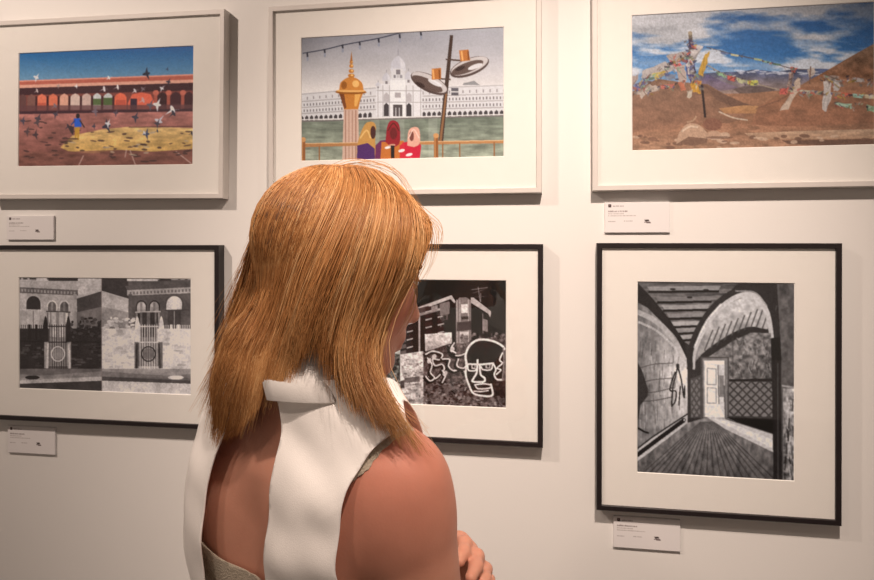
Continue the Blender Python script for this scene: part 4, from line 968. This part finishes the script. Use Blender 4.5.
# turned-down collar: an upright band and the outer fall
COLLAR = [(-.150, .062, .066), (-.126, .060, .062), (-.106, .0585, .059), (-.1025, .060, .061), (-.106, .064, .066), (-.130, .080, .078), (-.162, .116, .0925)]
def collar():
    n = 72; vs = []; fs = []
    ang = np.linspace(math.radians(-170), math.radians(112), n)     # measured from the back centre
    for a in ang:
        for zz, rl, rf in COLLAR:
            tip = -.012*max(0, abs(a)-2.0) if zz < -.13 else 0
            if zz < -.125 and rl > .07:                             # the fall runs out towards the open side
                lw = max(0, min(1, (-a+.36)/.30), min(1, (a-1.05)/.5)); rl, rf, zz = rl+(.0645-rl)*lw, rf+(.067-rf)*lw, zz+(-.112-zz)*lw
            zz = zz-.05*max(0, min(1, (abs(a)-1.05)/.9)); l2 = max(0, min(1, (-a+.30)/.30))*max(0, min(1, 1-(-a-1.3)/.5)); zz = -.150+(zz+.150)*(1-.9*l2)   # the button gap at the nape, under the hair
            vs.append(B(math.sin(a)*rl*1.06, -.013-math.cos(a)*rf*1.02, zz+.004*math.cos(a)+tip))
    k = len(COLLAR)
    for i in range(n-1):
        for j in range(k-1): fs.append((i*k+j, (i+1)*k+j, (i+1)*k+j+1, i*k+j+1))
    o = fast_mesh('collar', np.array(vs), np.array(fs), M_BLOUSE, blouse); md = o.modifiers.new('thickness', 'SOLIDIFY'); md.thickness = .0014
    return o
collar()
# bra: band under the opening and the lace straps at the shoulder
LV, LQ = bl.mesh(.0045); l, f, z = lfz(LV); al = abs(l)
band = np.minimum(.030-abs(z+.378-.02*np.clip(al/.14, 0, 1)), .105-al)
ahl = AHOLE(al, f, z)
strap = np.minimum.reduce([.0185*np.minimum(np.clip((z+.224)/.02, -1, 1), np.clip((.166-al)/.025, -1, 1))+.0012*np.sin(z*620+al*500)+ahl, .03-ahl, -.15-z, .012-f])
cup = .068-np.sqrt((al-.074)**2+(z+.40)**2)+np.where(f > .04, 0, -1)
v_, t_ = clip(LV, LQ, np.maximum.reduce([band, strap, cup])); shell('brassiere', v_, t_, M_LACE, .0012)
# trousers and shoes
TV, TQ = body.mesh(.008); l, f, z = lfz(TV)
armfar = np.minimum(-.665-z, z+1.46); v_, t_ = clip(TV, TQ, armfar); shell('trousers', v_, t_, M_TROUSER, .0015)
for q in (-1, 1):
    sh = SDF(B(q*.09, .05, -1.5)-.2, B(q*.09, .05, -1.5)+.2, .006)
    sh.cone(B(q*.085, -.025, -1.515), B(q*.09, .06, -1.516), .034, .036, .02); sh.cone(B(q*.09, .06, -1.516), B(q*.092, .15, -1.522), .036, .028, .02); sh.cone(B(q*.085, -.03, -1.47), B(q*.085, -.012, -1.46), .036, .037, .02)
    v_, qd = sh.mesh(.004); v_[:, 2] = np.maximum(v_[:, 2], .0008); fast_mesh('shoe', v_, qd, M_SHOE, person)

# ------------------------------------------------------------------ hair: guide locks around a hull, thousands of fine strands
# guides: (right, height) outline of each lock in metres about the head axis seen square-on, given as image-plane samples at the head distance
GUIDES = [
 [(318, 170), (285, 186), (265, 217), (252, 257), (241, 300), (227, 346), (210, 390)],
 [(322, 169), (297, 186), (279, 223), (264, 269), (251, 315), (235, 365), (217, 412)],
 [(328, 168), (312, 188), (294, 227), (278, 275), (264, 327), (250, 380), (236, 432)],
 [(335, 167), (328, 190), (310, 230), (292, 278), (279, 325), (268, 375), (261, 420)],
 [(343, 166), (343, 190), (328, 229), (311, 268), (299, 308), (291, 346), (284, 386)],
 [(352, 166), (357, 190), (346, 227), (331, 264), (318, 296), (309, 326), (303, 353)],
 [(361, 167), (371, 192), (363, 230), (350, 268), (337, 303), (329, 333), (327, 361)],
 [(370, 169), (385, 196), (380, 236), (366, 280), (351, 320), (343, 358), (350, 394)],
 [(379, 172), (398, 200), (396, 238), (384, 280), (366, 320), (356, 365), (377, 413)],
 [(386, 176), (410, 205), (412, 240), (402, 278), (378, 318), (366, 370), (403, 431)],
 [(391, 178), (419, 210), (427, 240), (418, 270), (392, 310), (374, 367), (420, 441)]]
G = np.array(GUIDES, float)
gx = (G[..., 0]-437)/675.; gz = (244.66-G[..., 1])/675.; yy = G[..., 1]
NS, NT = G.shape[:2]
def hull(s, t, far, lam):
    """s 0..1 across (left outline to right outline), t 0..1 root to tip, lam layer scale -> local points"""
    s = np.clip(s, 0, 1); out = np.zeros((len(s), 3))
    # interpolate along t (Catmull) for the two neighbouring guides, then blend across
    u = s*(NS-1); i = np.clip(u.astype(int), 0, NS-2); w = u-i
    def along(A, gi):
        tt = np.clip(t, 0, 1.06)*(NT-1); k = np.clip(tt.astype(int), 0, NT-2); fr = tt-k
        P = lambda j: A[gi, np.clip(j, 0, NT-1)]
        p1, p2 = P(k), P(k+1); p0 = np.where(k == 0, 2*p1-p2, P(k-1)); p3 = np.where(k+2 > NT-1, 2*p2-p1, P(k+2))
        return .5*(2*p1+(p2-p0)*fr+(2*p0-5*p1+4*p2-p3)*fr**2+(3*p1-p0-3*p2+p3)*fr**3)
    X = along(gx, i)*(1-w)+along(gx, i+1)*w; Z = along(gz, i)*(1-w)+along(gz, i+1)*w; Y = along(yy, i)*(1-w)+along(yy, i+1)*w
    y0 = yy[i, 0]*(1-w)+yy[i+1, 0]*w
    th = (math.pi+.1)-s*(math.pi+.1-.46)
    v = np.clip((264-Y)/(264-y0+1e-6), 0, 1); bb = .104*np.sqrt(np.maximum(1-v*v, 0))
    bb = bb*np.where(Y > 330, 1-.0009*(Y-330), 1)
    side = np.where(far, -1., 1.)
    D = .792-side*bb*np.sin(th)*lam-.004*side
    D = D-np.where(~far, .068*np.clip((Y-325)/95., 0, 1)*np.clip((s-.55)/.3, 0, 1), 0)
    # layers under the surface shrink towards the head axis
    xa = -.1375; za = -.03
    X2 = X*.79; Z2 = Z*.79
    D = .792+(D-.792); x = xa+(X2-xa)*(1-(1-lam)*.6); zz = za+(Z2-za)*np.where(Z2 > za, 1-(1-lam)*.8, 1)
    k = D/.79; k = 1+(k-1)*1.0
    return np.stack((x*k-TX, D-TD, CAMZ+zz*k), -1)

bl.cone(B(-.050, -.013, -.160), B(.018, -.016, -.160), .064, .052, .01); bl.cone(B(0, -.013, -.155), B(0, -.013, -.118), .052, .040, .02); bl.cone(B(-.034, -.052, -.162), B(-.030, -.044, -.104), .042, .036, .01); bl.cone(B(-.014, -.022, -.15), B(-.014, -.022, -.104), .052, .050, .01)
rng = np.random.RandomState(11)
def strands(N, far, seed, nseg=15, smax=1.0, rad=.00042):
    r = np.random.RandomState(seed)
    ncl = 150
    cs = np.sort(r.rand(ncl))*smax; clen = r.uniform(.86, 1.03, ncl); clam = r.uniform(.90, 1.05, ncl); cdx = r.normal(0, .012, ncl); ccol = r.rand(ncl)
    cph = r.rand(ncl)*6.28; cwa = r.uniform(.2, 1., ncl)
    ci = r.randint(0, ncl, N); s0 = np.clip(cs[ci]+r.normal(0, .028, N), 0, smax)
    lam = np.clip(clam[ci]+r.normal(0, .022, N), .84, 1.06); ln = np.clip(clen[ci]+r.normal(0, .045, N), .5, 1.06); ln = np.where(r.rand(N) < .12, r.uniform(.45, .9, N), ln)
    T = np.linspace(0, 1, nseg); P = np.zeros((N, nseg, 3))
    jit = r.normal(0, 1, (N, 3))*np.array((.0024, .0024, .0018)); ph = r.rand(N)*6.28
    fly = r.rand(N) < .035
    if far: ln = ln*.86
    flick = np.where(s0 < .3, r.uniform(-.004, .016, N)*(1-s0/.3), 0)
    ln = np.where((s0 < .3) & (r.rand(N) < .3), r.uniform(.6, .95, N), ln)
    for k, t in enumerate(T):
        tt = t*ln; pull = .75*t**1.2
        s = s0*(1-pull)+(cs[ci]+cdx[ci]*t)*pull
        p = hull(s, tt, np.full(N, far), 1+(lam-1)*np.minimum(1, t*3+.15))
        wv = .0055*cwa[ci]*t*np.sin(5.*t+cph[ci])+.0014*t*np.sin(9*t+ph)
        p[:, 0] += wv-flick*t**3; p[:, 1] += .5*wv; p[:, 2] += .35*flick*t**4
        p += jit*(.25+1.0*t)[..., None] if np.ndim(t) else jit*(.25+t)
        p += (jit*np.array((3.5, 3, 2)))*(t**1.5)*fly[:, None]
        P[:, k] = p
    return P, np.clip(.12+.55*ccol[ci]+.30*r.rand(N), 0, 1), r
def resolve(P, margin=.004):
    sh = P.shape; p = P.reshape(-1, 3)
    for _ in range(3):
        for fld, off in ((body, margin), (bl, .0185)):
            inb = ((p > fld.lo+.01) & (p < fld.lo+(fld.n-2)*fld.h-.01)).all(1)
            if fld is bl: inb &= p[:, 2] < CAMZ-.085
            d = np.full(len(p), 1.); d[inb] = fld.at(p[inb]); q = d < off
            if q.any():
                g = fld.grad(p[q]); p[q] += g*(off-d[q])[:, None]
    P = p.reshape(sh)
    P[:, 1:-1] = .5*P[:, 1:-1]+.25*(P[:, :-2]+P[:, 2:])
    return P
def tubes(P, rad):
    N, n, _ = P.shape
    d = np.gradient(P, axis=1); d /= np.linalg.norm(d, axis=2, keepdims=True)+1e-9
    a = np.cross(d, np.array((.3, .9, .31))); a /= np.linalg.norm(a, axis=2, keepdims=True)+1e-9; b = np.cross(d, a)
    tp = np.interp(np.linspace(0, 1, n), (0, .6, 1), (1, .9, .22))[None, :, None]*np.asarray(rad)[:, None, None]
    V = np.stack([P+tp*(a*math.cos(q)+b*math.sin(q)) for q in (0, 2.0944, 4.18879)], 2).reshape(-1, 3)
    i = (np.arange(N)[:, None, None]*n*3+np.arange(n-1)[None, :, None]*3+np.arange(3)[None, None]); j = (np.arange(N)[:, None, None]*n*3+np.arange(n-1)[None, :, None]*3+(np.arange(3)[None, None]+1) % 3)
    Q = np.stack((i, j, j+3, i+3), -1).reshape(-1, 4)
    return V, Q
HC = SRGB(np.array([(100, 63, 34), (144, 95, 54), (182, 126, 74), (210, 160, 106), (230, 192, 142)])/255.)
def haircol(c):
    x = np.clip(c, 0, .999)*4; i = x.astype(int); w = (x-i)[:, None]; return HC[i]*(1-w)+HC[i+1]*w
def hair_mat():
    m, nt, b = new_mat('strawberry blonde hair')
    a = nt.nodes.new('ShaderNodeAttribute'); a.attribute_name = 'Col'; nt.links.new(a.outputs['Color'], b.inputs['Base Color'])
    b.inputs['Roughness'].default_value = .42; b.inputs['Specular IOR Level'].default_value = .42
    return m
Vs, Qs, Cs = [], [], []; off = 0
for N, far, seed, smax in ((13000, False, 21, 1.), (4500, True, 22, .60)):
    P, c, r = strands(N, far, seed, 15, smax); P = resolve(P)
    v, q = tubes(P, r.uniform(.00028, .00052, N)); Vs.append(v); Qs.append(q+off); off += len(v)
    Cs.append(np.repeat(haircol(c), 15*3, 0))
for q, path in ((1, [(.050, .006, .110), (.0865, .020, .082), (.086, .056, .050), (.058, .080, .005), (.036, .089, -.050), (.030, .092, -.120)]),
                (-1, [(.050, -.002, .110), (.084, -.020, .084), (.077, -.058, .052), (.046, -.080, .006), (.022, -.090, -.040), (.010, -.096, -.095)])):
    n = 1500; r = np.random.RandomState(40+q); g = np.array([H(*p) for p in path]); cv = catmull(g, np.linspace(0, len(g)-1, 15)); tt = np.linspace(0, 1, 15)
    back = r.rand(n)**1.3*.055; ln = r.uniform(.55, 1., n)
    P = np.zeros((n, 15, 3))
    for i in range(n):
        c_ = np.stack([np.interp(tt*ln[i], tt, cv[:, k]) for k in range(3)], -1)
        P[i] = c_-HF*back[i]*(.9-.5*tt)[:, None]+HU*(.004*math.sin(i)*0+back[i]*.10)*(1-tt)[:, None]+r.normal(0, .0022, 3)*(.4+tt)[:, None]
    P = resolve(P, .003); v, qd = tubes(P, r.uniform(.0003, .0005, n)); Vs.append(v); Qs.append(qd+off); off += len(v); Cs.append(np.repeat(haircol(np.clip(.2+.5*r.rand(n), 0, 1)), 45, 0))
# the dense under-layer the strands lie on
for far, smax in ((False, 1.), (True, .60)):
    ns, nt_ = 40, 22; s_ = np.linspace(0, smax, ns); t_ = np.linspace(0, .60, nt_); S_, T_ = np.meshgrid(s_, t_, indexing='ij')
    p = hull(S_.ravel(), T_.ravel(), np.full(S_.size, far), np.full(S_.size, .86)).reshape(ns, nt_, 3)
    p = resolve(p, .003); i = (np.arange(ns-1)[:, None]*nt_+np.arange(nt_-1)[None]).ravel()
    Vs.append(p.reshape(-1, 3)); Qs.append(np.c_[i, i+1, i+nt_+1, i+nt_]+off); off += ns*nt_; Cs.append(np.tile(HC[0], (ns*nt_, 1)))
# loose single hairs over the crown and brow
fl = []
for pts in ([(330, 172), (350, 160), (385, 166), (402, 180), (407, 196)], [(340, 168), (372, 163), (395, 172), (412, 198), (420, 212)], [(396, 186), (424, 212), (440, 226), (441, 240), (434, 250)], [(400, 196), (428, 220), (436, 240), (432, 262), (422, 282)],
             [(240, 300), (222, 340), (206, 376), (196, 392)], [(410, 230), (418, 262), (414, 290), (404, 320), (398, 332)], [(385, 330), (378, 365), (392, 405), (420, 436)]):
    for q in range(5):
        a = spline2(np.array(pts, float)+rng.normal(0, 2.2, (1, 2))+rng.normal(0, .8, (len(pts), 2)), 4)[:, :]
        t = np.linspace(0, len(a)-1, 15); a = np.stack([np.interp(t, np.arange(len(a)), a[:, k]) for k in (0, 1)], -1)
        s = np.clip((a[:, 0]-230)/190, 0, 1); D = (.70 if pts[0][1] >= 330 else .775)-.02*q/7+0*s
        fl.append(np.stack(((a[:, 0]-437)/675*D-TX, D-TD, CAMZ+(244.66-a[:, 1])/675*D), -1))
P = resolve(np.array(fl)); v, q = tubes(P, rng.uniform(.00028, .0004, len(P))); Vs.append(v); Qs.append(q+off); Cs.append(np.repeat(haircol(rng.uniform(.45, .9, len(P))), 45, 0))
hair = fast_mesh('hair', np.concatenate(Vs), np.concatenate(Qs), hair_mat(), person); set_cols(hair, np.concatenate(Cs))
hair['label'] = 'strawberry blonde hair'
